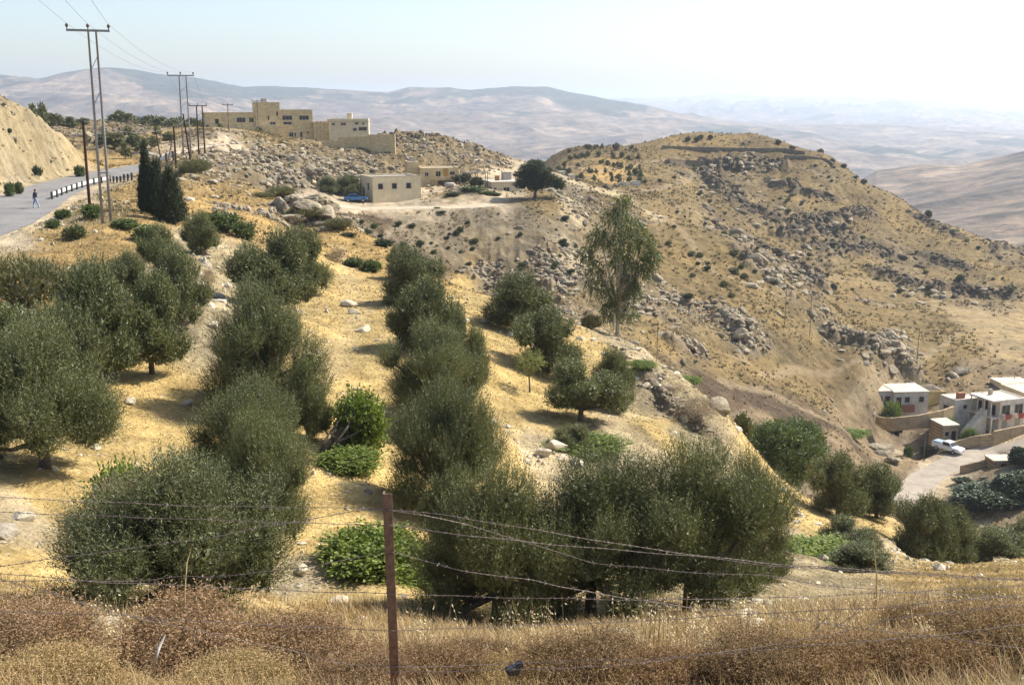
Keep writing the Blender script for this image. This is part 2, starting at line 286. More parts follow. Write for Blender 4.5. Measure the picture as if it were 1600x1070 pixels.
GAa, GRr = np.meshgrid(ga, gr); X = GRr*np.sin(GAa); Y = GRr*np.cos(GAa)
Z = height(X.ravel(), Y.ravel()).reshape(X.shape)
lr = np.log(GRr).ravel(); cols = np.stack([samp(PG[:, :, k], GAa.ravel(), lr) for k in range(3)], 1)
wo = outcrop(X.ravel(), Y.ravel(), True)[:, None]; oc = np.where((GRr.ravel() > 290)[:, None], np.array([[.125,.098,.064]]), np.array([[.20,.16,.105]])); cols = cols*(1-wo)+oc*wo
# finer colour breakup between bare earth and dry grass
xb, yb, rb = X.ravel(), Y.ravel(), GRr.ravel(); f1 = fbm(xb, yb, 5, 4, 71)[:, None]; f2 = fbm(xb, yb, 1.3, 3, 77)[:, None]
cols = cols*(1+.30*f1+.38*f2)*(1+np.array([.0, -.03, -.10])*f1)
PATHS = [([(960,292),(1010,300),(1050,292),(1080,275),(1100,258),(1130,250)], 1.6, 250, .5, (.30,.235,.15)), ([(1075,330),(1130,362),(1200,398),(1262,428),(1330,436),(1420,452)], 5, 250, .55, (.235,.18,.095)), ([(1040,342),(1075,372),(1110,425),(1180,450),(1240,470)], .9, 150, .5, (.29,.23,.14)),
 ([(1132,600),(1200,614),(1270,645),(1335,688)], 1.0, 125, .5, (.30,.24,.15)), ([(1330,640),(1360,600),(1420,585),(1500,520)], 1., 160, .5, (.29,.23,.14)), ([(1190,590),(1260,580),(1330,570),(1400,600)], .8, 150, .5, (.27,.21,.13)), ([(1460,480),(1520,490),(1600,470)], 3, 240, .5, (.27,.21,.12)),
 ([(870,262),(930,268),(1000,258),(1040,250)], 1.2, 300, .5, (.32,.25,.16)), ([(1060,248),(1150,262),(1240,262),(1300,280)], 1., 300, .45, (.33,.26,.17)), ([(700,330),(640,350),(600,368)], 1., 150, .5, (.33,.27,.19)), ([(620,300),(700,300),(770,285),(812,264)], 1.3, 190, .7, (.42,.35,.24)), ([(500,600),(560,500),(545,430),(530,385)], .7, 30, .35, (.44,.35,.2)), ([(330,760),(470,700),(560,760)], .6, 20, .3, (.42,.34,.2))]
for pts, hw, rm, k_, c_ in PATHS:
    q = [ray0(*p, rmin=rm) for p in pts]; q = np.array([(r*sin(a), r*cos(a), 0) for a, r in q]); c = worldline(q, 20)
    m = np.nonzero((xb > c[:, 0].min()-10) & (xb < c[:, 0].max()+10) & (yb > c[:, 1].min()-10) & (yb < c[:, 1].max()+10))[0]
    for s in range(0, len(m), 20000):
        i = m[s:s+20000]; d = np.sqrt(((xb[i, None]-c[:, 0])**2+(yb[i, None]-c[:, 1])**2).min(1))*(1+.5*f2[i, 0]); w_ = ((1-sstep(hw*.6, hw*1.5, d))*k_)[:, None]; cols[i] = cols[i]*(1-w_)+np.array(c_)*w_
ground = add('ground', grid_mesh('ground', X, Y, Z, np.clip(cols, .02, .8)), M_GROUND, kind='structure')
# ---------------------------------------------------------------- far country: rows (range, [(px, py) ...])
ROWS = [(690, [(-600,430),(0,420),(600,415),(1000,410),(1400,440),(1600,440),(2200,470)]),
 (1050, [(-600,420),(800,420),(1300,420),(1600,385),(1700,360),(2200,340)]),
 (1500, [(-600,360),(800,330),(1200,330),(1400,330),(1600,300),(1750,270),(2200,240)]),
 (1900, [(-600,330),(800,300),(1200,300),(1330,292),(1370,270),(1440,262),(1500,262),(1560,248),(1620,236),(1750,225),(2200,200)]),
 (2500, [(-600,290),(0,260),(500,255),(800,262),(1100,275),(1400,300),(2200,300)]),
 (3600, [(-600,220),(0,195),(300,190),(500,205),(800,225),(1000,235),(1200,250),(1400,262),(2200,265)]),
 (4600, [(-600,160),(0,150),(150,140),(300,160),(400,178),(600,180),(800,180),(1000,198),(1200,225),(1400,240),(1600,243),(2200,245)]),
 (5600, [(-600,125),(0,121),(60,126),(130,112),(165,109),(260,122),(330,131),(380,138),(480,136),(560,142),(610,146),(640,139),(700,141),(735,147),(800,141),(850,140),(920,150),(980,158),(1050,174),(1100,188),(1200,202),(1300,208),(1400,214),(1600,216),(2200,220)]),
 (6400, [(-600,190),(0,190),(900,190),(1100,196),(1200,200),(1300,204),(1450,206),(1550,208),(1600,211),(2200,215)]),
 (8200, [(-600,200),(900,200),(2200,222)]),
 (15000, [(-600,160),(900,160),(1000,156),(1100,153),(1250,153),(1400,158),(1500,163),(1600,172),(2200,175)]),
 (17000, [(-600,200),(2200,200)])]
fa = np.linspace(-.74, .74, 1300); RT = np.array([[pix(px, py) for px, py in row] for _, row in ROWS], dtype=object)
tab = []
for (rg, row) in ROWS:
    a_, s_ = pix([p[0] for p in row], [p[1] for p in row]); tab.append(np.interp(fa, a_, s_))
tab = np.array(tab); lrow = np.log([r for r, _ in ROWS]); fr = np.exp(np.linspace(lrow[0], lrow[-1], 620))
FZ = np.empty((len(fr), len(fa)))
for i, rg in enumerate(fr):
    l = math.log(rg); k = min(np.searchsorted(lrow, l, 'right')-1, len(lrow)-2); f = (l-lrow[k])/(lrow[k+1]-lrow[k])
    if k+1 < len(ROWS): FZ[i] = (tab[k]*(1-f)+tab[k+1]*f)*rg
FA, FR = np.meshgrid(fa, fr); FX, FY = FR*np.sin(FA), FR*np.cos(FA)
ri = np.exp(-np.min(np.abs(np.log(FR)[..., None]-np.log([5600, 6400, 1900])), -1)*9)   # calmer right on the skylines
amp = FR*.009*(1-.72*ri); x, y = FX.ravel(), FY.ravel()
n1 = (fbm(x, y, 900, 5, 21)+.9*ridged(x, y, 700, 5, 25)+.55*ridged(x+90*fbm(x, y, 300, 2, 2), y, 240, 3, 29)).reshape(FX.shape)
FZ = FZ+amp*n1*np.where(FR > 12000, .3, 1)*sstep(690, 1100, FR)
FZ[0] -= 6
fc = np.array([.138,.106,.078])*(1+.75*fbm(x, y, 260, 6, 31, .65)[:, None]+.35*ridged(x, y*2.2, 120, 3, 33)[:, None])
wood = (sstep(.02, .16, fbm(x, y, 420, 6, 35, .65)+.42*sstep(4700, 5600, FR.ravel())*(FA.ravel() < .12)-.12)*sstep(2300, 3000, FR.ravel()))[:, None]
field = sstep(.3, .45, fbm(x, y, 170, 3, 38))[:, None]*(1-wood)
fc = fc*(1-wood)+np.array([.032,.042,.026])*wood; fc = fc*(1-.5*field)+np.array([.34,.26,.18])*.5*field
def far_material():
    g = NT('distant_hillside', .98, .05); a = g.n('Attribute', attribute_name='col'); c = a.outputs['Color']
    c = g.mix(1., c, g.ramp(g.noise(.02, 6, .7), [(.34, (.36,.40,.42)), (.5, (1,1,1)), (.66, (1.75,1.6,1.45))]), 'MULTIPLY')
    c = g.mix(1., c, g.ramp(g.noise(.004, 5, .7), [(.35, (.72,.74,.78)), (.65, (1.2,1.18,1.12))]), 'MULTIPLY')
    g.bump(g.noise(.012, 6, .7), 14, .9)
    return g.col(c)
M_FAR = far_material()
hills = add('far_hills', grid_mesh('far_hills', FX, FY, FZ, np.clip(fc, .02, .7)), M_FAR, kind='structure')
# ---------------------------------------------------------------- mesh builders
def mesh_np(name, V, Fc, col=None, smooth=False):
    """V (n,3); Fc (m,k) faces all of one size; col (n,3) optional vertex colour"""
    me = bpy.data.meshes.new(name); V = np.asarray(V, 'f'); Fc = np.asarray(Fc, 'i')
    me.vertices.add(len(V)); me.vertices.foreach_set('co', V.ravel()); me.loops.add(Fc.size); me.loops.foreach_set('vertex_index', Fc.ravel())
    me.polygons.add(len(Fc)); me.polygons.foreach_set('loop_start', np.arange(0, Fc.size, Fc.shape[1], dtype='i'))
    me.polygons.foreach_set('use_smooth', np.full(len(Fc), bool(smooth)))
    if col is not None: me.color_attributes.new('col', 'FLOAT_COLOR', 'POINT').data.foreach_set('color', np.c_[col, np.ones(len(col))].astype('f').ravel())
    me.update(calc_edges=True); return me
def unit(a): return a/np.maximum(np.linalg.norm(a, axis=-1, keepdims=True), 1e-9)
def leaf_quads(Pb, D, N, L, W, fold=.45):
    S = unit(np.cross(D, N))*(W/2)[:, None]; m = Pb+D*(L*fold)[:, None]
    V = np.stack([Pb, m+S, Pb+D*L[:, None], m-S], 1).reshape(-1, 3); return V, np.arange(len(Pb)*4).reshape(-1, 4)
def foliage(rng, lobes, n, K, L, W, up=.9, out=.7, shoot=(.3, .6), jit=.35, depth=(.6, 1.), inner=0, spread=.6, flat=.0):
    """leafy shoots over a union of ellipsoid lobes (cx,cy,cz,rx,ry,rz); each leaf one quad"""
    lb = np.array(lobes, float); wgt = (lb[:, 3]*lb[:, 4]*lb[:, 5])**(2/3); pick = rng.choice(len(lb), n*2, p=wgt/wgt.sum())
    d = unit(rng.normal(size=(n*2, 3))); s = rng.uniform(*depth, n*2)**.7; B = lb[pick, :3]+d*lb[pick, 3:]*s[:, None]
    q = (((B[:, None]-lb[None, :, :3])/lb[None, :, 3:])**2).sum(-1); keep = (q < .35).sum(1) == 0; keep |= rng.random(n*2) < .12
    B, d = B[keep][:n], d[keep][:n]; m = len(B)
    o = unit(B-lb[:, :3].mean(0)); D = unit(d*out*.6+o*out*.5+np.array([0, 0, up])+rng.normal(size=(m, 3))*jit)
    ln = rng.uniform(*shoot, m); k = (np.arange(K)+.5)/K
    Pb = B[:, None]+D[:, None]*(ln[:, None]*k)[:, :, None]; ld = unit(D[:, None]*.8+rng.normal(size=(m, K, 3))*spread)
    if flat: ld[..., 2] -= flat; ld = unit(ld)
    Pb, ld = Pb.reshape(-1, 3), ld.reshape(-1, 3); nn = unit(rng.normal(size=Pb.shape)+np.array([0, 0, .6]))
    V, Fc = leaf_quads(Pb, ld, nn, L*rng.uniform(.7, 1.25, len(Pb)), W*rng.uniform(.7, 1.2, len(Pb)))
    if inner:
        pk = rng.choice(len(lb), inner, p=wgt/wgt.sum()); d = unit(rng.normal(size=(inner, 3))); B = lb[pk, :3]+d*lb[pk, 3:]*rng.uniform(.25, .72, inner)[:, None]
        V2, F2 = leaf_quads(B, unit(rng.normal(size=B.shape)), rng.normal(size=B.shape), np.full(inner, L*2.2), np.full(inner, L*1.1)); Fc = np.r_[Fc, F2+len(V)]; V = np.r_[V, V2]
    return V, Fc
def tubes(chains, sides=6):
    """chains: list of (points, radii) -> closed tapered tubes"""
    VV, FF, base = [], [], 0
    for pts, rad in chains:
        p = np.array(pts, float); rad = np.broadcast_to(np.array(rad, float), (len(p),)); tg = unit(np.gradient(p, axis=0)); ref = np.array([.31, .95, .07]) if abs(tg[0][2]) > .8 else np.array([0, 0, 1.])
        a = unit(np.cross(tg, ref)); b = np.cross(tg, a); th = np.arange(sides)*2*pi/sides
        V = p[:, None]+(a[:, None]*np.cos(th)[None, :, None]+b[:, None]*np.sin(th)[None, :, None])*rad[:, None, None]; n = len(p)
        i = np.arange(n*sides).reshape(n, sides)+base; j = np.roll(i, -1, 1); FF.append(np.stack([i[:-1], j[:-1], j[1:], i[1:]], -1).reshape(-1, 4))
        VV.append(V.reshape(-1, 3)); base += n*sides
        VV.append(np.array([p[0], p[-1]])); k = np.arange(0, sides, 2)
        for e, c in ((i[0], base), (i[-1], base+1)): FF.append(np.stack([e[k], np.full(len(k), c), e[(k+2) % sides], e[(k+1) % sides]], -1))
        base += 2
    return np.concatenate(VV), np.concatenate(FF)
def boxes(bs, yaw=0.):
    """bs: (x0,y0,z0,x1,y1,z1) boxes -> verts, quads"""
    VV, FF = [], []
    for n, (x0, y0, z0, x1, y1, z1) in enumerate(bs):
        VV += [(x0, y0, z0), (x1, y0, z0), (x1, y1, z0), (x0, y1, z0), (x0, y0, z1), (x1, y0, z1), (x1, y1, z1), (x0, y1, z1)]; b = n*8
        FF += [[b+i for i in f] for f in ((0, 3, 2, 1), (4, 5, 6, 7), (0, 1, 5, 4), (1, 2, 6, 5), (2, 3, 7, 6), (3, 0, 4, 7))]
    return np.array(VV, float), np.array(FF)
def empty(name, loc, rz=0., sc=None, **props):
    o = bpy.data.objects.new(name, None); SC.collection.objects.link(o); o.location = loc; o.rotation_euler[2] = rz
    if sc is not None: o.scale = sc
    for k, v in props.items(): o[k] = v
    return o
def tag(o, label, category, group=None):
    o['label'] = label; o['category'] = category
    if group: o['group'] = group
    return o
def put(src, loc, rz, sc, label=None, group=None):
    """move the first of a kind into place, or copy it with its parts"""
    if not src.get('_used'):
        r = src; r['_used'] = 1
    else:
        r = src.copy(); SC.collection.objects.link(r)
        for ch in src.children:
            c = ch.copy(); SC.collection.objects.link(c); c.parent = r
            for g in ch.children: d = g.copy(); SC.collection.objects.link(d); d.parent = c
    r.location = loc; r.rotation_euler[2] = rz; r.scale = sc if hasattr(sc, '__len__') else (sc,)*3
    if label: r['label'] = label
    if group: r['group'] = group
    elif 'group' in r and label: del r['group']
    return r
# ---------------------------------------------------------------- materials
def leaf_material(name, c, c2, under, rough=.5, trans=.25, spec=.35):
    g = NT(name, rough, spec); geo = g.n('NewGeometry'); oi = g.n('ObjectInfo')
    col = g.mix(g.ramp(geo.outputs['Random Per Island'], [(.15, (0,)*3), (.9, (1,)*3)]), c, c2)
    col = g.mix(1., col, g.ramp(oi.outputs['Random'], [(0, (.85,.86,.84)), (1, (1.15,1.13,1.08))]), 'MULTIPLY')
    col = g.mix(1., col, g.ramp(g.noise(1.1, 3), [(.3, (.8,.82,.8)), (.7, (1.22,1.2,1.12))]), 'MULTIPLY')
    col = g.mix(geo.outputs['Backfacing'], col, g.mix(.5, col, under)); g.l(col, g.b.inputs['Base Color'])
    tr = g.n('BsdfTranslucent'); g.l(g.mix(1., col, (1.1, 1.2, .6), 'MULTIPLY'), tr.inputs[0]); ms = g.n('MixShader'); ms.inputs[0].default_value = trans
    out = [n for n in g.t.nodes if n.type == 'OUTPUT_MATERIAL'][0]; g.l(g.b.outputs[0], ms.inputs[1]); g.l(tr.outputs[0], ms.inputs[2]); g.l(ms.outputs[0], out.inputs[0]); return g.m
ML_OLIVE = leaf_material('olive_leaves', (.046,.054,.016), (.190,.195,.080), (.22,.23,.13), .48, .14, .28)
ML_DARK = leaf_material('dark_evergreen_leaves', (.030,.048,.018), (.060,.085,.034), (.07,.09,.05), .5, .15)
ML_CYP = leaf_material('cypress_sprays', (.020,.032,.012), (.045,.058,.024), (.04,.05,.03), .6, .1)
ML_FIG = leaf_material('bright_vine_leaves', (.085,.125,.018), (.21,.255,.045), (.16,.2,.08), .6, .3)
ML_EUC = leaf_material('hanging_narrow_leaves', (.070,.092,.026), (.15,.165,.06), (.14,.15,.08), .45, .28)
ML_CAROB = leaf_material('soft_green_leaves', (.07,.10,.028), (.125,.155,.052), (.12,.15,.07), .5, .25)
ML_DULL = leaf_material('dull_grey_green_leaves', (.11,.11,.048), (.18,.165,.082), (.16,.15,.09), .7, .2)
ML_YEL = leaf_material('yellowing_leaves', (.12,.14,.035), (.22,.21,.07), (.2,.2,.1), .6, .3)
def plain(name, c, rough=.8, spec=.3, nscale=3., var=.18, bump=0., metal=0.):
    g = NT(name, rough, spec); g.b.inputs['Metallic'].default_value = metal
    lo, hi = tuple(max(0, 1-var) for _ in range(3)), tuple(1+var for _ in range(3))
    f = g.noise(nscale, 5, .65); col = g.mix(1., c, g.ramp(f, [(.3, lo), (.7, hi)]), 'MULTIPLY')
    if bump: g.bump(f, bump)
    return g.col(col)
M_BARK = plain('grey_bark', (.13,.105,.08), .95, .1, 14, .4, .03)
M_TWIG = plain('dry_twig', (.26,.19,.13), .9, .1, 5, .3)
def attr_material(name, rough=.9, nscale=4., bump=0., lo=.75, hi=1.25, tr=0.):
    g = NT(name, rough, .15); a = g.n('Attribute', attribute_name='col'); f = g.noise(nscale, 5, .7)
    c = g.mix(1., a.outputs['Color'], g.ramp(f, [(.3, (lo,)*3), (.7, (hi,)*3)]), 'MULTIPLY')
    if bump: g.bump(f, bump)
    if tr:
        g.l(c, g.b.inputs['Base Color']); t = g.n('BsdfTranslucent'); g.l(c, t.inputs[0]); ms = g.n('MixShader'); ms.inputs[0].default_value = tr
        out = [n for n in g.t.nodes if n.type == 'OUTPUT_MATERIAL'][0]; g.l(g.b.outputs[0], ms.inputs[1]); g.l(t.outputs[0], ms.inputs[2]); g.l(ms.outputs[0], out.inputs[0]); return g.m
    return g.col(c)
M_BULK = attr_material('stone_rubble', .9, 2.5, .12, .62, 1.3); M_GRASS = attr_material('dry_stalks', .85, 3, 0, .8, 1.2, .25)
def limestone():
    g = NT('weathered_limestone', .92, .15); oi = g.n('ObjectInfo'); f = g.noise(1.6, 6, .7); f2 = g.noise(7, 5, .7)
    c = g.ramp(f, [(.32, (.15,.122,.085)), (.48, (.32,.27,.19)), (.68, (.52,.46,.35))]); c = g.mix(1., c, g.ramp(f2, [(.3, (.6,.6,.6)), (.6, (1.15,)*3)]), 'MULTIPLY')
    c = g.mix(1., c, g.ramp(oi.outputs['Random'], [(0, (.72,.72,.74)), (1, (1.15,1.12,1.05))]), 'MULTIPLY')
    g.bump(g.math('ADD', f, g.math('MULTIPLY', f2, .4)), .22); return g.col(c)
M_ROCK = limestone()
# ---------------------------------------------------------------- rock shapes
def ico(sub):
    bm = bmesh.new(); bmesh.ops.create_icosphere(bm, subdivisions=sub, radius=1); V = np.array([v.co[:] for v in bm.verts]); Fc = np.array([[v.index for v in f.verts] for f in bm.faces]); bm.free(); return V, Fc
def rock_shape(rng, sub, rough=.3):
    V, Fc = ico(sub); s = rng.integers(0, 999); d = 1+rough*fbm(V[:, 0]+2*V[:, 2]+s, V[:, 1]-1.3*V[:, 2], .9, 3, s % 50)
    V = V*d[:, None]
    for _ in range(7):                      # chipped flat faces
        n = unit(rng.normal(size=3)); h = rng.uniform(.55, .9); e = V@n-h; V = V-np.outer(np.maximum(e, 0)*.9, n)
    V = V*np.array([1, rng.uniform(.6, .95), rng.uniform(.5, .8)]); return V, Fc
# ---------------------------------------------------------------- trees and bushes
def limbs(rng, lobes, h0=.9, r0=.16, lean=(0, 0), sides=7):
    ch = []; f = np.array([lean[0], lean[1], h0]); ch.append(([(0, 0, -.4), (lean[0]*.2, lean[1]*.2, h0*.4), f*1.]
        , [r0*1.35, r0, r0*.85]))
    for l in lobes:
        c = np.array(l[:3]); m = f+(c-f)*.5+rng.normal(size=3)*.12; e = c+np.array([0, 0, l[5]*.3]); ch.append(([f, m, c, e], [r0*.6, r0*.4, r0*.22, r0*.08]))
    return tubes(ch, sides)
def tree_proto(name, lobes, leafmat, seed, n, K, L, W, h0=.9, r0=.16, bark=None, lean=(0, 0), **kw):
    rng = np.random.default_rng(seed); e = empty(name, (0, 0, -500))
    V, Fc = foliage(rng, lobes, n, K, L, W, **kw); add('crown', mesh_np('crown', V, Fc), leafmat, e)
    V, Fc = limbs(rng, lobes, h0, r0, lean); add('trunk', mesh_np('trunk', V, Fc, smooth=True), bark or M_BARK, e)
    cr = e.children[0].data; co = np.empty(len(cr.vertices)*3, 'f'); cr.vertices.foreach_get('co', co); co = co.reshape(-1, 3)
    e['_w'] = float(np.percentile(co[:, 0], 99.4)-np.percentile(co[:, 0], .6)); e['_h'] = float(np.percentile(co[:, 2], 99.7)); return e
def olive_lobes(rng, R=1.9, low=.95, nl=12):
    L = [(0, 0, 2.0, .9, .9, 1.0)]
    for k in range(nl):
        a = k*2.4+rng.uniform(-.4, .4); q = R*rng.uniform(.4, .95); z = rng.uniform(low, 3.2)-q*.15; s = rng.uniform(.36, .78); L.append((q*cos(a), q*sin(a), z, s, s, s*rng.uniform(.85, 1.15)))
    L.append((rng.uniform(-.5, .5), rng.uniform(-.5, .5), 3.35, .75, .75, .85)); L.append((rng.uniform(-1, 1), rng.uniform(-1, 1), 3.0, .7, .7, .9)); return L
OL_NEAR = [tree_proto('olive_tree', olive_lobes(np.random.default_rng(40+k), 2.15, .65, 19), ML_OLIVE, 60+k, 8200, 16, .095, .018, up=1.05, out=.7, shoot=(.35, .95), jit=.28, inner=6000, spread=.5) for k in range(3)]
OL_MID = [tree_proto('olive_tree', olive_lobes(np.random.default_rng(80+k), 2.0, .75, 15), ML_OLIVE, 90+k, 3600, 10, .16, .042, up=1., shoot=(.35, .85), jit=.3, inner=3000) for k in range(4)]
OL_FAR = [tree_proto('olive_tree', olive_lobes(np.random.default_rng(120+k), 1.7, 1.2, 8), ML_DULL if k == 2 else ML_OLIVE, 130+k, 260, 6, .42, .2, up=.5, shoot=(.3, .5), jit=.5, inner=260) for k in range(3)]
def fit(protos, px, top, wpx, r, k, label, group=None, name=None, zlow=0., squash=(.5, 1.9), fwd=None):
    """stand a plant on the ground at bearing px and range r, as wide and as tall as measured"""
    p = protos[k % len(protos)]; t = float(pix(px, top)[1]); x, y, z = at(px, r); x, y, z = at(px, r, t=(t+z/r)/2); d = math.hypot(r, z); w = wpx/F*math.hypot(r, z)*1.0
    s = w/p['_w']; h = t*r-z; sz = min(max(h/p['_h'], s*squash[0]), s*squash[1]); return put(p, (x, y, z-.05), (k*1.73+px*.37) % 6.28, (s, s, sz), label, group)
OL = 'olive trees of the terraced grove'
OLIVES = [ # bearing px, top px, width px, range, kind (0 near, 1 mid), label
 (60,492,235,33.5,0,'large olive tree cut by the photo edge, above the left end of the top wire'),
 (-35,470,200,41,1,'olive tree at the very edge of the photo behind the large edge olive'),
 (150,405,150,44,1,'tall dark olive tree right behind the large olive on the left edge'),
 (232,425,120,46,1,'dark olive tree at the open grass, beside the twin tall dark olive'),
 (100,470,120,40,1,'grey olive crown squeezed between the edge olive and the tall dark one'),
 (130,408,80,56,1,'small olive tree behind the tall dark olive, below the orange verge grass'),
 (272,385,100,53,1,'olive tree above the brown boulder, top tier of the left clump'),
 (250,350,70,62,1,'slim olive tree below the cypresses on the verge slope'),
 (312,330,58,73,1,'small round grey olive standing alone on the slope below the cypresses'),
 (205,392,70,58,1,'half hidden olive between the left clump and the cypress slope'),
 (262,705,345,21.5,0,'broad olive nearest the fence with the brown scrub at its foot'),
 (392,585,185,33,0,'olive with upright shoots rising behind the broad olive by the fence'),
 (405,640,150,27,0,'olive squeezed between the broad fence olive and the shoots behind it'),
 (412,438,200,42.5,0,'big round olive in the second row, above a patch of shade on straw'),
 (478,545,75,38.5,1,'narrow olive sprout at the foot of the big round second row olive'),
 (430,358,130,60,1,'olive behind the big round one, its head below the yellow bank'),
 (475,352,75,72,1,'farthest olive of the second row, beside the grey thorn scrub'),
 (690,592,185,33.5,0,'olive of the middle row directly above the fence post'),
 (675,500,165,44,0,'large olive of the middle row behind the leaning vine tree'),
 (722,478,75,50,1,'olive wedge showing beside the large middle row olive'),
 (664,430,118,56,1,'third olive of the middle row counted from the fence post'),
 (645,385,95,71,1,'fourth olive of the middle row with a rounded crown'),
 (624,382,60,84,1,'last olive of the middle row at the rim of the gully'),
 (908,562,132,51.5,1,'olive in the fourth row with a dark bushy crown at the terrace rim'),
 (960,542,72,56,1,'olive behind the rim olive, beside the bright green fig bush'),
 (858,480,112,61.5,1,'olive in the fourth row in front of the tall eucalyptus'),
 (815,425,118,69,1,'last olive of the fourth row, against the grey scree'),
 (898,662,60,46,1,'small pale olive bush beside the grey stone heap'),
 (775,722,235,23.6,0,'wide olive touching the fence wires, first beside the fence post'),
 (925,708,240,24.3,0,'silvery olive in the middle of the wide front clump'),
 (1080,690,240,25.2,0,'dark sided olive at the far end of the wide front clump'),
 (1175,682,115,32,0,'olive of the front clump touching the soft green carob bush'),
 (708,728,100,29,1,'small olive filling the gap beside the wide front clump'),
 (1312,708,92,64,1,'olive below the carob bush, left of the one with a bare trunk'),
 (1372,722,92,69,1,'olive with a bare visible trunk on the slope above the hamlet road'),
 (1325,808,88,45,1,'slim olive standing behind the bright green bush near the wires'),
 (1345,868,95,38,1,'low olive sprouting at the foot of the slim olive by the wires'),
 (1442,772,92,64,1,'dark olive with a bent stem and shade on its uphill side'),
 (1490,792,90,66,1,'middle olive of the line running to the photo edge'),
 (1550,822,92,69,1,'low olive in the line under the dark walnut trees'),
 (1612,812,90,72,1,'olive cut by the photo edge under the dark walnut trees')]
for i, (px, top, wd, r, near, lab) in enumerate(OLIVES):
    if r > 32: wd *= .92
    fit(OL_NEAR if near == 0 else OL_MID, px, top, wd, r, i, lab, OL)
# cypresses on the verge
def column_lobes(h, w, n=9): return [(0, 0, .3+h*(k+.5)/n, w*(1-.93*(k/n)**1.25)*.5, w*(1-.93*(k/n)**1.25)*.5, h/n*.95) for k in range(n)]
CY = [tree_proto('cypress_tree', column_lobes(5.5, 1.9), ML_CYP, 5, 2600, 7, .17, .07, up=1.5, out=.35, shoot=(.3, .6), jit=.2, inner=1500, h0=.3, r0=.1),
      tree_proto('cypress_tree', column_lobes(5, 3.2, 8), ML_CYP, 6, 2600, 7, .19, .07, up=1.0, out=.7, shoot=(.3, .8), jit=.3, inner=1500, h0=.3, r0=.1)]
fit(CY, 228, 222, 27, 91, 0, 'tallest slim cypress of the three, beside the guard rail', 'cypresses on the road verge', squash=(.3, 4))
fit(CY, 244, 246, 38, 90, 1, 'middle cypress with a broad ragged skirt', 'cypresses on the road verge', squash=(.3, 4))
fit(CY, 266, 258, 44, 87, 1, 'lowest spreading cypress, nearest the yellow bank', 'cypresses on the road verge', squash=(.3, 4))
# eucalyptus at the rim
EL = [tuple(q[:3])+tuple(v*.74 for v in q[3:]) for q in [(-.5,0,2.1,.7,.7,.8),(.7,.1,1.9,.6,.6,.7),(2.1,0,5.6,.6,.6,.8),(-2.0,0,5.9,.6,.6,.8),(.2,0,9.2,.6,.6,.7),(-.3,0,8.2,.9,.9,.8),(.8,.2,7.6,1.,1.,.8),(-1.2,.1,6.9,.9,.9,.9),(1.5,0,6.4,.9,1.,1.2),(0,-.2,6.6,1.2,1.2,1.),(-1.4,0,5.0,.7,.7,1.),(.3,.4,5.2,1.,1.,.9),(1.6,.2,4.9,.7,.8,1.),(-.9,0,3.6,.7,.7,.9),(.9,0,3.5,.8,.8,1.),(-.2,0,2.9,.6,.6,.8),(.5,0,4.2,.7,.7,.8),(-1.7,.2,3.9,.4,.4,.7)]]
EU = tree_proto('eucalyptus_tree', EL, ML_EUC, 14, 2100, 11, .17, .045, up=-.8, out=.4, shoot=(.4, 1.), jit=.25, inner=200, h0=1.9, r0=.12, depth=(.3, 1.), spread=.35, flat=.4, bark=plain('pale_bark', (.36,.31,.25), .8, .2, 6, .3))
fit([EU], 967, 306, 122, 79, 0, 'tall airy eucalyptus tree with hanging leaves at the rim of the gully', name='eucalyptus', squash=(.4, 3)).rotation_euler[2] = .2
# pine by the farm
PL = [(0,0,8.6,1.6,1.6,1.0),(-.6,0,7.6,2.0,2.0,1.1),(.9,0,7.0,2.0,2.0,1.0),(-2.2,0,6.0,1.6,1.6,.9),(.6,.5,5.6,2.4,2.,1.1),(2.6,0,5.0,1.5,1.5,1.),(-1.2,0,4.6,2.2,2.,1.),(3.9,0,4.0,1.4,1.2,.9),(1.6,0,3.8,1.8,1.6,.9),(-2.4,0,3.4,1.4,1.4,.8),(4.3,0,3.0,1.,1.,.7),(-.3,0,3.0,1.6,1.5,.8)]
PI_ = tree_proto('pine_tree', PL, ML_DARK, 15, 2200, 7, .42, .11, up=.8, out=.7, shoot=(.4, .8), jit=.4, inner=1500, h0=2.2, r0=.28, lean=(.1, 0))
o = fit([PI_], 836, 250, 76, 201, 0, 'big dark pine tree shading the small farmhouse'); o.rotation_euler[2] = 0
# bushy kinds
def dome(R, h, n, rng): return [(R*q*cos(a), R*q*sin(a), h*(.35+.4*rng.random()), R*s, R*s, h*s*.8) for q, a, s in [(rng.uniform(.2, .65), k*2.4, rng.uniform(.35, .5)) for k in range(n)]]+[(0, 0, h*.55, R*.6, R*.6, h*.45)]
r1 = np.random.default_rng(9)
FIG = [tree_proto('vine_bush', dome(1.3, 1.7, 9, r1), ML_FIG, 21+k, 1500, 8, .15, .11, up=.35, out=.8, shoot=(.25, 1.), jit=.75, inner=150, h0=.3, depth=(.3, 1.1), r0=.06) for k in range(2)]
CAR = [tree_proto('carob_bush', dome(2.6, 4.2, 12, r1), ML_CAROB, 25, 4200, 9, .17, .06, up=.45, out=.7, shoot=(.3, .6), jit=.4, inner=2500, h0=.5, r0=.14)]
BROOM = [tree_proto('broom_bush', dome(1.6, 2.6, 7, r1), ML_DULL, 27+k, 1000, 8, .28, .04, up=1.5, out=.6, shoot=(.5, 1.), jit=.3, inner=100, h0=.2, r0=.05, spread=.25) for k in range(2)]
SHR = [tree_proto('green_shrub', dome(1., 1.1, 5, r1), m, 31+k, 300, 6, .2, .1, up=.6, shoot=(.15, .35), jit=.5, inner=120, h0=.15, r0=.04) for k, m in enumerate((ML_CAROB, ML_DARK, ML_OLIVE))]
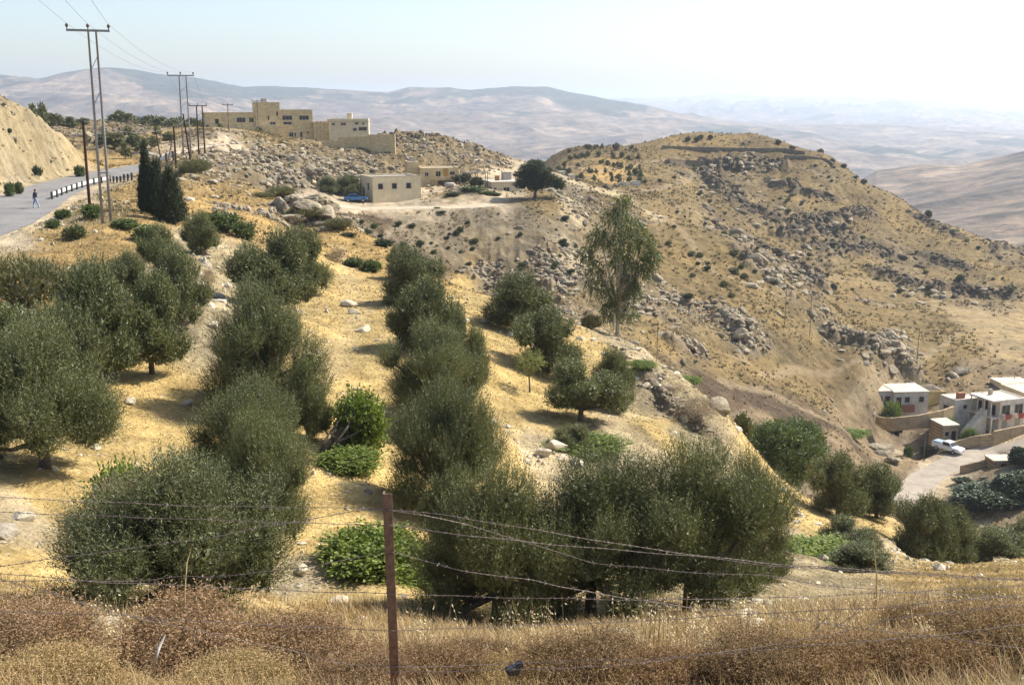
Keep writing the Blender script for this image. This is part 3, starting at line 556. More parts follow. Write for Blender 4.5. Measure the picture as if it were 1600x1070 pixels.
WAL = [tree_proto('walnut_tree', dome(4., 6.2, 14, r1), ML_DARK, 36, 3600, 7, .42, .26, up=.3, out=.8, shoot=(.3, .7), jit=.5, inner=2500, h0=1.4, r0=.25)]
YEL = [tree_proto('almond_tree', [(0,0,2.7,.8,.8,.6),(-.8,0,2.5,.6,.6,.5),(.7,.2,2.8,.6,.6,.5),(.3,-.4,2.1,.6,.6,.5),(-.3,.3,3.1,.5,.5,.4)], ML_YEL, 38, 420, 7, .13, .05, up=.4, shoot=(.3, .6), jit=.5, h0=1.4, r0=.06, depth=(.2, 1.), lean=(-.3, 0))]
DRYB = [tree_proto('thorn_shrub', dome(1., 1.5, 5, r1), leaf_material('bare_thorny_twigs', (.20,.15,.10), (.34,.26,.18), (.3,.24,.18), .9, .1, .1), 43+k, 900, 6, .22, .012, up=.5, shoot=(.3, .6), jit=.7, h0=.15, r0=.03, depth=(.1, 1.), spread=.9) for k in range(2)]
GV = 'bright green vines and figs in the grove'
fit(FIG, 578, 828, 150, 27, 0, 'bright green fig bush sprawling directly behind the fence post', GV, squash=(.2, 2))
fit(FIG, 640, 895, 90, 26.5, 1, 'low runner of the fig bush under the wires beside the post', GV, squash=(.2, 2))
fit(FIG, 560, 610, 78, 38, 1, 'dark green fig head on a leaning bare stem between two rows', GV, squash=(.3, 3))
fit(FIG, 915, 702, 108, 46, 0, 'flat bright green vine on the stone heap', GV, squash=(.2, 2))
fit(FIG, 1268, 862, 112, 40, 1, 'bright green vine bush caught by the wires before the slim olive', GV, squash=(.2, 2))
fit(FIG, 1003, 582, 44, 63, 0, 'small upright bright green fig bush on the rocky rim', GV, squash=(.2, 2.4))
fit(FIG, 195, 722, 90, 29, 1, 'green vine tangled into the back of the broad fence olive', GV, squash=(.2, 2))
fit(FIG, 545, 700, 96, 36, 0, 'low yellowish vine mat below the leaning fig stem', GV, squash=(.15, 2))
fit(FIG, 1330, 672, 46, 158, 0, 'green vine on the bank above the hamlet boulder', 'vines about the hamlet', squash=(.2, 2))
fit(FIG, 1486, 652, 17, 181, 0, 'vine growing on the courtyard wall between the two white houses', 'vines about the hamlet', squash=(.2, 2))
fit(FIG, 1395, 628, 26, 186, 1, 'dark vine over the corner of the white house terrace', 'vines about the hamlet', squash=(.2, 2))
fit(FIG, 1515, 668, 18, 176, 0, 'little green vine at the foot of the outside stairs', 'vines about the hamlet', squash=(.2, 2))
fit(FIG, 1072, 588, 46, 73, 1, 'sparse green weed patch on the rocky rim', GV, squash=(.15, 2))
fit(CAR, 1215, 655, 138, 80, 0, 'large soft green carob bush under the rocky bank', squash=(.3, 2))
fit(WAL, 1543, 758, 92, 150, 0, 'dark green walnut tree below the hamlet road', 'walnut trees by the hamlet', squash=(.3, 2))
fit(WAL, 1602, 742, 70, 152, 0, 'dark walnut tree at the photo edge below the garden shed', 'walnut trees by the hamlet', squash=(.3, 2))
fit(WAL, 1600, 700, 34, 163, 0, 'small dark tree beside the garden shed', 'walnut trees by the hamlet', squash=(.3, 2))
fit(YEL, 828, 545, 62, 56, 0, 'thin yellowing almond tree with a slanting stem', squash=(.3, 2.5))
fit(BROOM, 302, 248, 54, 122, 0, 'round grey green broom bush behind the cypresses', 'broom bushes', squash=(.3, 2))
fit(BROOM, 478, 325, 62, 108, 1, 'tall broom bush on the ledge before the cliff', 'broom bushes', squash=(.3, 2))
fit(BROOM, 530, 340, 44, 106, 0, 'broom bush just below the cliff corner', 'broom bushes', squash=(.3, 2))
fit(BROOM, 440, 290, 44, 116, 1, 'low broom bush along the top of the yellow bank', 'broom bushes', squash=(.3, 2))
fit(BROOM, 410, 300, 34, 113, 0, 'small broom bush on top of the yellow bank', 'broom bushes', squash=(.3, 2))
fit(BROOM, 30, 395, 135, 57, 1, 'wide yellow green broom thicket behind the edge olive', 'broom bushes', squash=(.3, 2))
fit(BROOM, 925, 490, 34, 77, 0, 'grass green broom at the foot of the eucalyptus', 'broom bushes', squash=(.3, 2))
fit(BROOM, 990, 500, 20, 92, 1, 'small conical broom on the stones beyond the rim', 'broom bushes', squash=(.3, 2.5))
fit(DRYB, 190, 735, 110, 28, 0, 'bare thorny shrub beside the broad fence olive', 'dry thorny shrubs', squash=(.3, 2))
fit(DRYB, 527, 385, 34, 88, 1, 'bare brown thorn bush at the top of the straw lane', 'dry thorny shrubs', squash=(.3, 2.5))
fit(DRYB, 325, 418, 24, 63, 0, 'small round brown thorn cushion on the pale bank', 'dry thorny shrubs', squash=(.3, 2))
fit(DRYB, 1090, 620, 80, 58, 0, 'grey thorn scrub on the yellow rim bank', 'dry thorny shrubs', squash=(.3, 2))
fit(DRYB, 1050, 600, 50, 61, 1, 'upright grey thorn scrub under the green weed patch', 'dry thorny shrubs', squash=(.3, 2))
for i, (px, top, wd, r, k, lab) in enumerate([
 (545,370,26,104,1,'dark shrub at the head of the lane, lower of the three'),(570,358,24,112,1,'dark shrub at the head of the lane, uppermost of the three'),(598,372,28,101,1,'dark shrub at the head of the lane nearest the middle row'),
 (553,402,36,88,0,'green shrub at the head of the straw lane'),(580,405,34,87,0,'paler green shrub beside the one at the lane head'),(690,335,16,186,1,'dark shrub on the rim of the scree slope'),(683,330,12,189,0,'small shrub at the platform edge'),
 (455,295,14,200,2,'grey shrub under the white boulders by the farm yard'),(709,300,26,200,1,'round dark shrub in front of the two storey farmhouse'),(738,296,40,205,0,'leafy shrub thicket in front of the small farmhouse'),(762,300,30,203,0,'green shrub at the small farmhouse door'),(775,306,20,203,1,'dark shrub in the pine shade'),
 (724,270,30,222,1,'dark climbing shrub beside the two storey farmhouse'),(745,276,26,214,1,'dark climber on the small farmhouse pergola'),
 (1490,395,16,395,0,'green shrub near the skyline of the right hill'),(1560,396,12,400,1,'shrub on the far slope of the right hill'),(1450,328,12,405,1,'shrub high on the falling skyline'),(1470,398,10,360,0,'tiny green shrub below the skyline shrub'),(1500,428,14,330,1,'round shrub above the ploughed field'),(1335,300,14,410,1,'shrub leaning on the hill skyline'),
 (14,268,16,128,0,'green weed bush at the foot of the roadside cutting'),(28,262,14,131,0,'pale weed bush on the roadside cutting'),(124,258,18,158,0,'weed bush at the far foot of the cutting'),(55,203,13,152,1,'dark shrub halfway up the cutting'),(14,200,9,150,1,'dark dot of a shrub on the upper cutting'),
 (142,318,30,84,0,'green herb clump at the foot of the brown wooden pole'),(98,326,26,86,0,'green herb clump beside the gravel shoulder'),(82,342,24,80,0,'pale green herb clump on the shoulder edge'),(195,340,40,80,0,'green herb patch below the tall steel pylon'),(230,350,44,76,0,'long green herb patch above the slim olive'),(118,350,34,76,2,'grey herb clump on the orange verge'),
 (345,330,60,90,0,'green ground herbs on the slope right of the cypresses'),(380,345,36,88,0,'green herb streak on the yellow bank'),
 (1085,575,14,145,1,'small bush in the dark gully'),(1405,640,14,186,1,'bush under the terrace wall of the white house'),(1470,640,14,183,0,'bush at the end of the terrace wall'),(1505,745,26,158,1,'dark bush on the bank of the hamlet road'),(1420,690,16,170,0,'bush on the earth bank above the hamlet road'),(1445,666,12,178,0,'herb clump beside the stone hut'),
 (1510,648,16,179,0,'leafy shrub before the white two storey house'),(1300,704,26,80,2,'grey shrub squeezed beside the carob bush'),(1160,640,30,72,2,'grey shrub above the carob bush')]):
    fit(SHR, px, top, wd, r, k, lab, 'green shrubs', squash=(.3, 1.8))
# farm yard trees, tree belt behind the road, orchard dots on the saddle
for i, (px, top, wd, r, lab) in enumerate([(513,275,34,204,'grey green tree at the end of the farm yard'),(542,272,38,206,'dark tree leaning over the blue car'),(552,287,26,200,'low bright tree between the farm trees and the long house')]):
    fit(OL_MID, px, top, wd, r, i, lab, 'trees by the farm yard', squash=(.5, 2))
rb = random.Random(3)
belt = [(176,186),(190,184),(203,182),(216,183),(228,181),(241,180),(254,182),(266,184),(278,183),(290,186),(303,184),(314,187),(324,186),(184,193),(235,190),(262,192),(297,192)]
for i, (px, top) in enumerate(belt): fit(OL_FAR, px, top, rb.uniform(20, 30), 332+rb.uniform(-12, 12), i % 2, 'dark round tree in the belt behind the road bend', 'dark tree belt behind the road', squash=(.6, 1.6))
for i, (px, top, wd, r, lab) in enumerate([(52,161,16,236,'round dark tree on the skyline above the cutting'),(63,160,18,240,'second round dark tree on the skyline above the cutting'),(82,176,28,270,'dark bushy tree behind the brow of the cutting'),(108,182,26,275,'tree behind the brow of the cutting, next to the road bend'),(130,184,18,290,'small tree beyond the brow of the cutting'),
  (178,206,30,212,'grey tree among rocks behind the steel pylon'),(160,208,20,222,'low grey tree among the rocks by the road bend'),(215,212,34,215,'wide low tree behind the tallest cypress'),(200,198,16,262,'round tree on the rocky field behind the road'),(245,198,14,262,'small round tree near the leaning wooden poles'),(265,206,18,235,'small tree at the start of the dirt track'),(240,212,22,222,'low tree beside the second guard rail'),(195,222,16,200,'shrubby tree above the guard rail bend'),
  (630,205,8,303,'tiny tree at the end of the long boundary wall'),(405,206,12,288,'small bare looking tree before the large tan building'),(343,205,12,286,'dark shrub tree at the corner of the large tan building')]):
    fit(OL_FAR, px, top, wd, r, i, lab, 'small trees on the far slopes', squash=(.5, 1.9))
for i in range(74):
    px = rb.uniform(872, 1010); row = i % 5; r = 400-row*17+rb.uniform(-4, 4); x, y, z = at(px, r)
    put(OL_FAR[i % 3], (x, y, z-.1), i*1.3, (.30+.22*rb.random(),)*2+(.30+.2*rb.random(),), 'tiny orchard tree dotted on the saddle left of the terraced summit', 'tiny orchard trees on the saddle')
for i, (px, py) in enumerate([(1095,216),(1110,215),(1216,224),(1237,233),(1300,252),(1318,262),(1090,219),(1075,218),(1350,285)]):
    a, r = ray0(px, py+3, 200); r = min(r, 452); x, y, z = at(px, r); put(SHR[1], (x, y, z), i, (1.2, 1.2, 1.3), 'dark bush on the skyline of the terraced summit', 'bushes on the summit skyline')
for i in range(120):
    px, py = rb.uniform(1030, 1590), rb.uniform(240, 470)
    if py < 225+max(0, (px-1200))*.47: continue
    x, y, z = spot(px, py, 150); s = rb.uniform(.35, .95); put(SHR[rb.choice((1, 2, 2))], (x, y, z), i, (s, s, s*.9), 'small dark shrub scattered on the rocky face of the right hill', 'scattered hillside shrubs')
for i in range(40):
    px, py = rb.uniform(560, 900), rb.uniform(345, 430); x, y, z = spot(px, py, 150); s = rb.uniform(.3, .75); put(SHR[rb.choice((0, 1, 2))], (x, y, z), i, (s, s, s*.9), 'small shrub scattered on the grey scree slope', 'scattered scree shrubs')
# protos not used go away
for o in [o for o in SC.objects if o.location.z == -500 and o.type == 'EMPTY']:
    for c in list(o.children): bpy.data.objects.remove(c)
    bpy.data.objects.remove(o)
CATS = {'olive_tree': 'olive tree', 'cypress_tree': 'cypress', 'eucalyptus_tree': 'eucalyptus', 'pine_tree': 'pine tree', 'vine_bush': 'vine bush', 'carob_bush': 'bush', 'broom_bush': 'bush', 'green_shrub': 'shrub', 'walnut_tree': 'tree', 'almond_tree': 'almond tree', 'thorn_shrub': 'dry shrub'}
for o in list(SC.objects):
    k = o.name.split('.')[0]
    if k in CATS and not o.parent: o['category'] = CATS[k]
    for q in ('_w', '_h', '_used'):
        if q in o: del o[q]
bpy.context.view_layer.update()
# ---------------------------------------------------------------- roads
def asphalt():
    g = NT('worn_asphalt', .85, .25); f = g.noise(.35, 5, .6); f2 = g.noise(5, 4, .7); c = g.ramp(f, [(.3, (.15,.143,.135)), (.7, (.23,.217,.20))]); c = g.mix(1., c, g.ramp(f2, [(.3, (.8,)*3), (.7, (1.2,)*3)]), 'MULTIPLY'); g.bump(f2, .03); return g.col(c)
M_ASPH = asphalt(); M_TRACK = plain('compacted_dust', (.42,.35,.25), .95, .1, .7, .25, .05); M_HROAD = plain('dusty_village_asphalt', (.32,.275,.215), .9, .15, .6, .22, .03)
def strip(name, c, hw, mat, lift=.05, nx=6, **kw):
    tg = unit(np.gradient(c[:, :2], axis=0)); nrm = np.c_[tg[:, 1], -tg[:, 0]]; u = np.linspace(-1, 1, nx)
    wob = hw*(1+.05*fbm(c[:, 0], c[:, 1], 3, 3, 12)); X = c[:, None, 0]+nrm[:, None, 0]*(u*wob[:, None]); Y = c[:, None, 1]+nrm[:, None, 1]*(u*wob[:, None]); Z = c[:, None, 2]+lift-.02*u**2+0*X
    return add(name, grid_mesh(name, X, Y, np.broadcast_to(Z, X.shape)), mat, kind='structure', **kw)
strip('road', ROAD, 3.6, M_ASPH); strip('dirt_track', TRACK, 1.5, M_TRACK, .04); strip('hamlet_road', HAMLET_ROAD, 2.15, M_HROAD, .05); strip('farm_yard', PLAT, 2.6, M_TRACK, .04)
# ---------------------------------------------------------------- buildings
def wallmat(name, c, brick=0, var=.16):
    g = NT(name, .92, .12); f = g.noise(.7, 6, .7); col = g.mix(1., c, g.ramp(f, [(.3, (1-var,)*3), (.7, (1+var,)*3)]), 'MULTIPLY')
    f2 = g.noise(6, 4, .7); col = g.mix(1., col, g.ramp(f2, [(.3, (.9,.89,.87)), (.7, (1.08,)*3)]), 'MULTIPLY')
    if brick:
        mp = g.n('Mapping'); mp.inputs['Rotation'].default_value = (pi/2, 0, 0); g.l(g.coord(), mp.inputs[0]); b = g.n('TexBrick'); b.inputs['Scale'].default_value = 1; b.inputs['Brick Width'].default_value = .5; b.inputs['Row Height'].default_value = .25; b.inputs['Mortar Size'].default_value = .015
        b.inputs['Color1'].default_value = (.8,.8,.8,1); b.inputs['Color2'].default_value = (1.15,1.12,1.05,1); b.inputs['Mortar'].default_value = (.65,.62,.58,1); g.l(mp.outputs[0], b.inputs[0]); col = g.mix(1., col, b.outputs[0], 'MULTIPLY')
    g.bump(f2, .03); return g.col(col)
M_TAN = wallmat('tan_stone_cladding', (.60,.475,.27), 1); M_CREAM = wallmat('cream_render', (.66,.56,.37)); M_WHITE = wallmat('whitewashed_render', (.64,.585,.49), 0, .28); M_PALE = wallmat('pale_flat_roof', (.55,.49,.39), 0, .22); M_YELL = wallmat('yellow_ochre_render', (.42,.32,.15), 0, .3)
M_FIELD = wallmat('field_stone_wall', (.37,.29,.185), 1, .3); M_GLASS = plain('dark_window_glass', (.018,.02,.024), .15, .5, 2, .2); M_FRAME = plain('painted_frame', (.40,.37,.33), .6); M_RED = plain('faded_red_cloth', (.35,.07,.05), .8); M_BRICK = plain('red_brick', (.33,.15,.09), .9, .1, 9, .3); M_BLUE = plain('blue_paint', (.05,.16,.33), .5)
M_GREY = plain('concrete', (.36,.33,.29), .9, .1, 3, .2); M_DARKW = plain('brown_timber', (.09,.055,.035), .85, .15, 6, .35, .01)
def part(par, name, bs, mat, **kw):
    V, Fc = boxes(bs); return add(name, mesh_np(name, V, Fc), mat, par, **kw)
def site(name, label, cat, px, r, yaw, z=None, group=None):
    x, y, zz = at(px, r) if z is None else at(px, r, z); return tag(empty(name, (x, y, zz), -math.atan2(x, y)+radians(yaw)), label, cat, group)
def opening(par, face, f0, u, z, w, h, mat=None, kind='window', panes=2, frame=.06):
    """window or door on a wall: face 'f' looks to -y at y=f0, 'l' to -x at x=f0, 'r' to +x at x=f0; u along the wall"""
    def bx(u0, z0, u1, z1, o0, o1):
        if face == 'f': return (u0, f0-o1, z0, u1, f0-o0, z1)
        if face == 'l': return (f0-o1, u0, z0, f0-o0, u1, z1)
        return (f0+o0, u0, z0, f0+o1, u1, z1)
    t = frame; fr = [bx(u-t, z-t, u, z+h+t, -.02, .06), bx(u+w, z-t, u+w+t, z+h+t, -.02, .06), bx(u, z+h, u+w, z+h+t, -.02, .057), bx(u, z-t, u+w, z, -.02, .063)]
    for k in range(1, panes): q = u+w*k/panes; fr.append(bx(q-.025, z, q+.025, z+h, -.02, .05))
    o = part(par, kind, fr, M_FRAME); part(o, 'pane' if kind == 'window' else 'door_panel', [bx(u, z, u+w, z+h, -.03, .02)], mat or M_GLASS); return o
def block(par, x0, y0, x1, y1, h, mat, parapet=.45, roofmat=None, below=2.5, z0=None, name='wall'):
    z0 = -below if z0 is None else z0; t = .2; p = parapet
    part(par, name, [(x0, y0, z0, x1, y1, h-p-.02), (x0, y0, h-p-.02, x1, y0+t, h), (x0, y1-t, h-p-.02, x1, y1, h), (x0, y0+t, h-p-.02, x0+t, y1-t, h), (x1-t, y0+t, h-p-.02, x1, y1-t, h)] if p > .05 else [(x0, y0, z0, x1, y1, h)], mat)
    part(par, 'roof', [(x0+t+.003, y0+t+.003, h-p-.015, x1-t-.003, y1-t-.003, h-p+.06)] if p > .05 else [(x0-.12, y0-.12, h+.002, x1+.12, y1+.12, h+.16)], roofmat or M_PALE)
def zt(py, r, px=800): return float(pix(px, py)[1])*r
# large tan school like building
m = .1702; b = site('large_stone_building', 'large tan flat roofed building with a square tower block on the hilltop', 'building', 322, 292, 3, zt(217, 292, 322))
block(b, 0, 0, 73*m, 9, 38*m, M_TAN, .5, below=3); block(b, 73*m+.003, -.4, 109*m, 7, 53*m, M_TAN, .5, below=3); block(b, 109*m+.003, -.2, 158*m, 9, 42*m, M_TAN, .5, below=3)
block(b, 48*m, -2.2, 72*m, -.003, 16*m, M_TAN, .3, below=3, name='front_bay'); block(b, 74*m, -2.4, 108*m, -.41, 18*m, M_TAN, .3, below=3, name='front_bay')
block(b, 158*m+.003, -1.5, 183*m, 5, 24*m, M_TAN, .2, below=4, name='side_wing')
for u, zc, w_, h_, f0, np_ in ((17,25,5,7,0,1),(52,27,12,6.5,0,3),(67,27,6,6.5,0,2),(92,30,2,6,-.4,1),(105,36,2.4,6,-.4,1),(120,30,14,6,-.2,3),(145,30,14,6,-.2,3),(120,22,12,3.5,-.2,2),(125,5,6,6,-.2,2),(131,5,2,5,-.2,1),(140,5,3,8,-.2,1),(150,8,2,3.5,-.2,1),(20,8,10,6,0,2),(98,22,8,3.5,-.4,2)):
    opening(b, 'f', f0, (u-w_/2)*m, (zc-h_/2)*m, w_*m, h_*m, panes=np_)
for q in (163, 169, 175, 180): part(b, 'buttress', [(q*m, -1.75, -4, (q+1.6)*m, -1.503, 25*m)], M_TAN)
part(b, 'water_tank', [(84*m, 2, 53*m, 92*m, 3.4, 53*m+.9)], M_GREY)
# boundary wall stepping right of it
def wall_run(name, label, pts, th, mat, group=None, cap=None):
    """free standing wall along (px, range, top py, height) stations"""
    x0, y0, z0 = at(pts[0][0], pts[0][1]); e = tag(empty(name, (x0, y0, z0)), label, 'wall', group); V = []; Fc = []; W = [at(p[0], p[1]) if len(p) < 5 else p[5] for p in pts]
    W = [np.array([q[0]-x0, q[1]-y0, (zt(p[2], math.hypot(q[0], q[1]), p[0]) if len(p) < 5 else p[4])-z0]) for p, q in zip(pts, W)]; n = len(W)
    for k, (q, p) in enumerate(zip(W, pts)):
        d = (W[min(k+1, n-1)]-W[max(k-1, 0)])[:2]; d = d/np.hypot(*d); nn = np.array([d[1], -d[0]])*th/2
        for s in (1, -1):
            for zz in (q[2]-p[3], q[2]): V.append((q[0]+nn[0]*s, q[1]+nn[1]*s, zz))
    for k in range(n-1):
        a = 4*k; c = a+4; Fc += [(a, c, c+1, a+1), (a+3, c+3, c+2, a+2), (a+1, c+1, c+3, a+3), (a, a+2, c+2, c)]
    Fc += [(0, 1, 3, 2), (4*n-4, 4*n-2, 4*n-1, 4*n-3)]; add('wall_face', mesh_np('wall_face', V, Fc), mat, e)
    if cap:
        V2, F2 = [], []; 
        for k in range(n-1):
            pass
    return e
wall_run('boundary_wall', 'long low tan boundary wall running right from the large building', [(506,266,221,5),(535,265,219,5),(538,265,214,5),(575,263,213,5),(577,263,210.5,5),(618,261,210,5)], .4, M_TAN)
m = .192; b = site('hilltop_house', 'pale house with a roof turret seen over the boundary wall', 'building', 512, 330, -4, zt(209, 330, 512))
block(b, 0, 0, 62*m, 8, 22*m, M_CREAM, .4, below=3); block(b, 29*m, 1, 37*m, 4, 30*m, M_CREAM, .2, z0=21*m, name='turret'); part(b, 'cornice', [(-.2, -.2, 17.5*m, 62.5*m, -.003, 18.6*m)], M_TAN)
for u, zc, w_, h_ in ((9,14,4,3),(24,14,7,3.5),(44,15,5,3),(54,15,3,2.5),(53,7,12,5),(41,6,5,4)): opening(b, 'f', 0, (u-w_/2)*m, (zc-h_/2)*m, w_*m, h_*m)
# farm: long single storey house
m = .1175; b = site('long_farmhouse', 'cream single storey farmhouse with three front windows on the earth platform', 'house', 583, 199, 17, zt(315, 199, 583))
block(b, 0, 0, 9.1, 8, 4.35, M_CREAM, .35, M_GREY, below=1.2)
for u in (1.0, 3.6, 6.3): opening(b, 'f', 0, u, 2.15, .85, .95, panes=1); part(b, 'shutter', [(u+1.0, -.06, 2.1, u+1.75, -.003, 3.1)], M_CREAM)
opening(b, 'l', 0, 2.2, 1.9, .8, 1.2, panes=1); opening(b, 'l', 0, 5, 0, 1, 2.1, M_DARKW, 'door', 1); part(b, 'coping', [(-.08, -.08, 4.355, 9.18, .25, 4.43)], M_GREY)
# two storey farmhouse
m = .1305; b = site('two_storey_farmhouse', 'two storey tan farmhouse with a balcony behind the long farmhouse', 'house', 657, 224, 6, zt(295, 224, 657))
block(b, 0, 0, 60*m, 7, 32*m, M_TAN, .3, below=1.5); block(b, -18*m, 2, -.003, 8, 40*m, M_TAN, .3, below=1.5, name='side_wall')
part(b, 'balcony', [(22*m, -1.5, 13*m, 60*m, -.003, 14.5*m), (22*m, -1.5, 14.5*m+.003, 60*m, -1.4, 19*m), (22*m, -1.5, -1.5, 24*m, -1.3, 13*m-.003), (58*m, -1.5, -1.5, 60*m, -1.3, 13*m-.003)], M_TAN)
for u, zc, w_, h_ in ((10,22,5,5),(28,22,7,8),(50,23,7,5)): opening(b, 'f', 0, (u-w_/2)*m, (zc-h_/2)*m, w_*m, h_*m)
opening(b, 'f', 0, 36*m, 15*m, .9, 2.0, plain('yellow_door', (.38,.22,.04)), 'door', 1); opening(b, 'f', 0, 40*m, .1, 1.6, 1.7, M_GREY, 'door', 1); opening(b, 'f', 0, 28*m, .1, 1.0, 1.8, None, 'window', 1)
part(b, 'water_tank', [(-14*m, 3, 40*m, -6*m, 4.4, 40*m+1.)], M_GREY)
V, Fc = tubes([([(6.*m*2, 1, 32*m), (6.*m*2, 1, 32*m+1.4)], .03)], 5); d = add('antenna', mesh_np('antenna', V, Fc), M_GREY, b)
# small farmhouse under the pine
m = .1235; b = site('small_farmhouse', 'small cream farmhouse with a bright flat roof beside the pine', 'house', 768, 211, 14, zt(309, 211, 768))
block(b, 0, 0, 46*m, 6, 23*m, M_CREAM, 0, M_PALE, below=1.2); block(b, 46*m+.003, 1.2, 84*m, 6, 13*m, M_CREAM, .2, M_PALE, below=1.2, name='side_wall')
for u, w_, h_ in ((6,3,6),(24,9,6)): opening(b, 'f', 0, (u-w_/2)*m, 9*m, w_*m, h_*m)
opening(b, 'l', 0, 2.2, 0, .9, 2., None, 'door', 1); part(b, 'chimney', [(13*m, 3, 23*m+.17, 19*m, 3.8, 23*m+1.1)], M_BRICK); part(b, 'roof_room', [(28*m, 4.2, 23*m+.17, 41*m, 5.9, 23*m+1.7)], M_GREY)
b = site('vine_pergola', 'rickety timber pergola between the two farmhouses', 'pergola', 731, 210, 8)
V, Fc = tubes([([(x, y, -.5), (x, y, 2.9)], .06) for x in (0, 1.9, 3.8) for y in (0, 2.4)], 5); add('post', mesh_np('post', V, Fc), M_DARKW, b); part(b, 'roof_slats', [(-.2+k*.45, -.3, 2.9+.02*(k % 3), -.1+k*.45, 2.8, 2.98+.02*(k % 3)) for k in range(10)]+[(-.3, .0, 2.81, 4.2, .1, 2.895), (-.3, 2.3, 2.81, 4.2, 2.4, 2.895)], M_GREY)
b = site('water_tank', 'grey metal water tank in front of the two storey farmhouse', 'tank', 697, 216, 0); V, Fc = tubes([([(0, 0, .5), (.02, 0, .55), (1.5, 0, .55), (1.52, 0, .5)], [.5, .62, .62, .5])], 12); add('tank_body', mesh_np('tank_body', V, Fc, smooth=True), M_GREY, b); part(b, 'stand', [(.1, -.5, -.3, .25, .5, .1), (1.3, -.5, -.3, 1.45, .5, .1)], M_GREY)
b = site('ruined_hut', 'low white ruined hut walls on the saddle behind the pine', 'ruin', 968, 322, 0); part(b, 'wall', [(0, 0, -1, 2.6, .4, .9), (3.4, .1, -1, 6, .5, 1.2), (0, .41, -1, .4, 3, .7), (5.6, .51, -1, 6, 3, 1.)], M_WHITE)
for k, (px, r) in enumerate([(874, 300), (889, 305)]): b = site('white_block_hut', ('tiny white hut left of its twin on the saddle behind the pine', 'tiny white hut right of its twin on the saddle behind the pine')[k], 'hut', px, r, 10); block(b, 0, 0, 1.6, 1.6, 1.1, M_WHITE, 0, M_PALE, below=.8)
# hamlet, white L shaped house
m = .116; b = site('whitewashed_house', 'low white house with dark doors above the courtyard wall', 'house', 1366, 191, 24, zt(638, 191, 1378))
block(b, 0, 0, 3.0, 5.6, 2.8, M_WHITE, 0, M_PALE, below=1.5); block(b, 3.003, -.9, 9.0, 4.6, 2.8, M_WHITE, 0, M_PALE, below=1.5)
opening(b, 'f', 0, .55, 1.2, .7, .8, panes=1); opening(b, 'f', 0, 1.8, 0, .85, 2.0, M_DARKW, 'door', 1); opening(b, 'f', -.9, 3.4, 0, .85, 2.0, M_DARKW, 'door', 1); opening(b, 'f', -.9, 4.9, 1.1, .8, .9, panes=1); opening(b, 'f', -.9, 7.4, 1.1, .8, .9, panes=1); opening(b, 'l', 0, 2.4, 1.2, .7, .7, panes=1)
part(b, 'chimney', [(2.2, 4.4, 2.97, 2.9, 5.0, 3.5)], M_GREY); part(b, 'low_wall', [(4.2, -1.6, -.5, 6.4, -1.3, .8)], M_BRICK)
b = site('roofless_shed', 'roofless ochre shed with fallen beams behind the low white house', 'shed', 1449, 198, 24, zt(634, 198, 1455)); part(b, 'wall', [(0, 0, -1, .3, 5, 2.5), (.303, 0, -1, 3.2, .3, 2.5), (2.9, .303, -1, 3.2, 5, 2.3), (.303, 4.7, -1, 2.897, 5, 2.4)], M_YELL)
V, Fc = tubes([([(-.5-.4*k, .2+k*.9, 2.6), (3.4-.3*k, .8+k*.8, 2.75)], .07) for k in range(5)]+[([(-4.2, 2.5+k*.7, 2.75), (-.6, 3.6+k*.6, 3.0)], .08) for k in range(3)], 5); add('beam', mesh_np('beam', V, Fc), M_FRAME, b)
b = site('flat_roof_outhouse', 'lean-to roof of weathered boards behind the low white house', 'shed', 1417, 203, 24, zt(622, 203, 1417)); block(b, 0, 0, 4, 3, 1.7, M_YELL, 0, M_GREY, below=2)
CW = 'hamlet retaining walls'
wall_run('courtyard_wall', 'ochre stone courtyard wall below the low white house', [(1368,180,650,1.2),(1380,178,652,2.),(1392,177,652,2.2),(1430,178,648,2.2),(1470,181,640,2.8),(1486,184,634,2.4)], .35, M_FIELD, CW)
wall_run('roadside_wall', 'tan wall along the hamlet road below the white two storey house', [(1489,174,690,2.6),(1515,175,682,2.8),(1548,176,677,2.8),(1551,176,673,2.8),(1592,180,665,2.8),(1640,184,660,2.8)], .35, M_FIELD, CW)
wall_run('garden_wall', 'low tan wall joined to the garden shed below the road', [(1500,163,727,1.6),(1520,164,722,2.2),(1542,165,718,2.4)], .3, M_FIELD, CW)
wall_run('field_wall', 'long dry stone wall climbing behind the hamlet roofs', [(1445,212,582,1.8),(1470,213,588,1.8),(1500,214,597,1.8),(1528,214,606,1.8)], .5, M_FIELD, CW)
# white two storey house
b = site('white_two_storey_house', 'white two storey house with red balcony cloths and outside stairs', 'house', 1559, 184, 43, zt(676, 184, 1559))
block(b, 0, 0, 4.9, 5.2, 5.3, M_WHITE, .2, M_PALE, below=1.5); block(b, -4.2, 5.203, .4, 8.8, 4.4, M_WHITE, .15, M_PALE, below=2.5, name='side_wall')
part(b, 'veranda', [(-1.5, 0, 2.3, -.003, 5.2, 2.5), (-1.5, 0, 5.05, -.003, 5.2, 5.3), (-1.5, 0, -1.5, -1.25, .25, 2.297), (-1.5, 4.9, -1.5, -1.25, 5.15, 2.297)], M_WHITE)
part(b, 'railing', [(-1.48, .1+k*.32, 2.5, -1.44, .14+k*.32, 3.4) for k in range(16)]+[(-1.5, .05, 3.4, -1.42, 5.15, 3.46)], M_FRAME)
for k in range(4): part(b, 'column', [(-1.49, .3+k*1.5, 2.503, -1.35, .44+k*1.5, 5.047)], M_WHITE)
part(b, 'stairs', [(-3.0-.28*k, 1.2, -2.5, -2.72-.28*k, 2.5, 2.2-.27*k) for k in range(-5, 9)], M_WHITE)
for u in (.9, 2.6, 4.0): opening(b, 'l', 0, u, 2.6, .8, 1.6 if u != 2.6 else 2.0, panes=1)
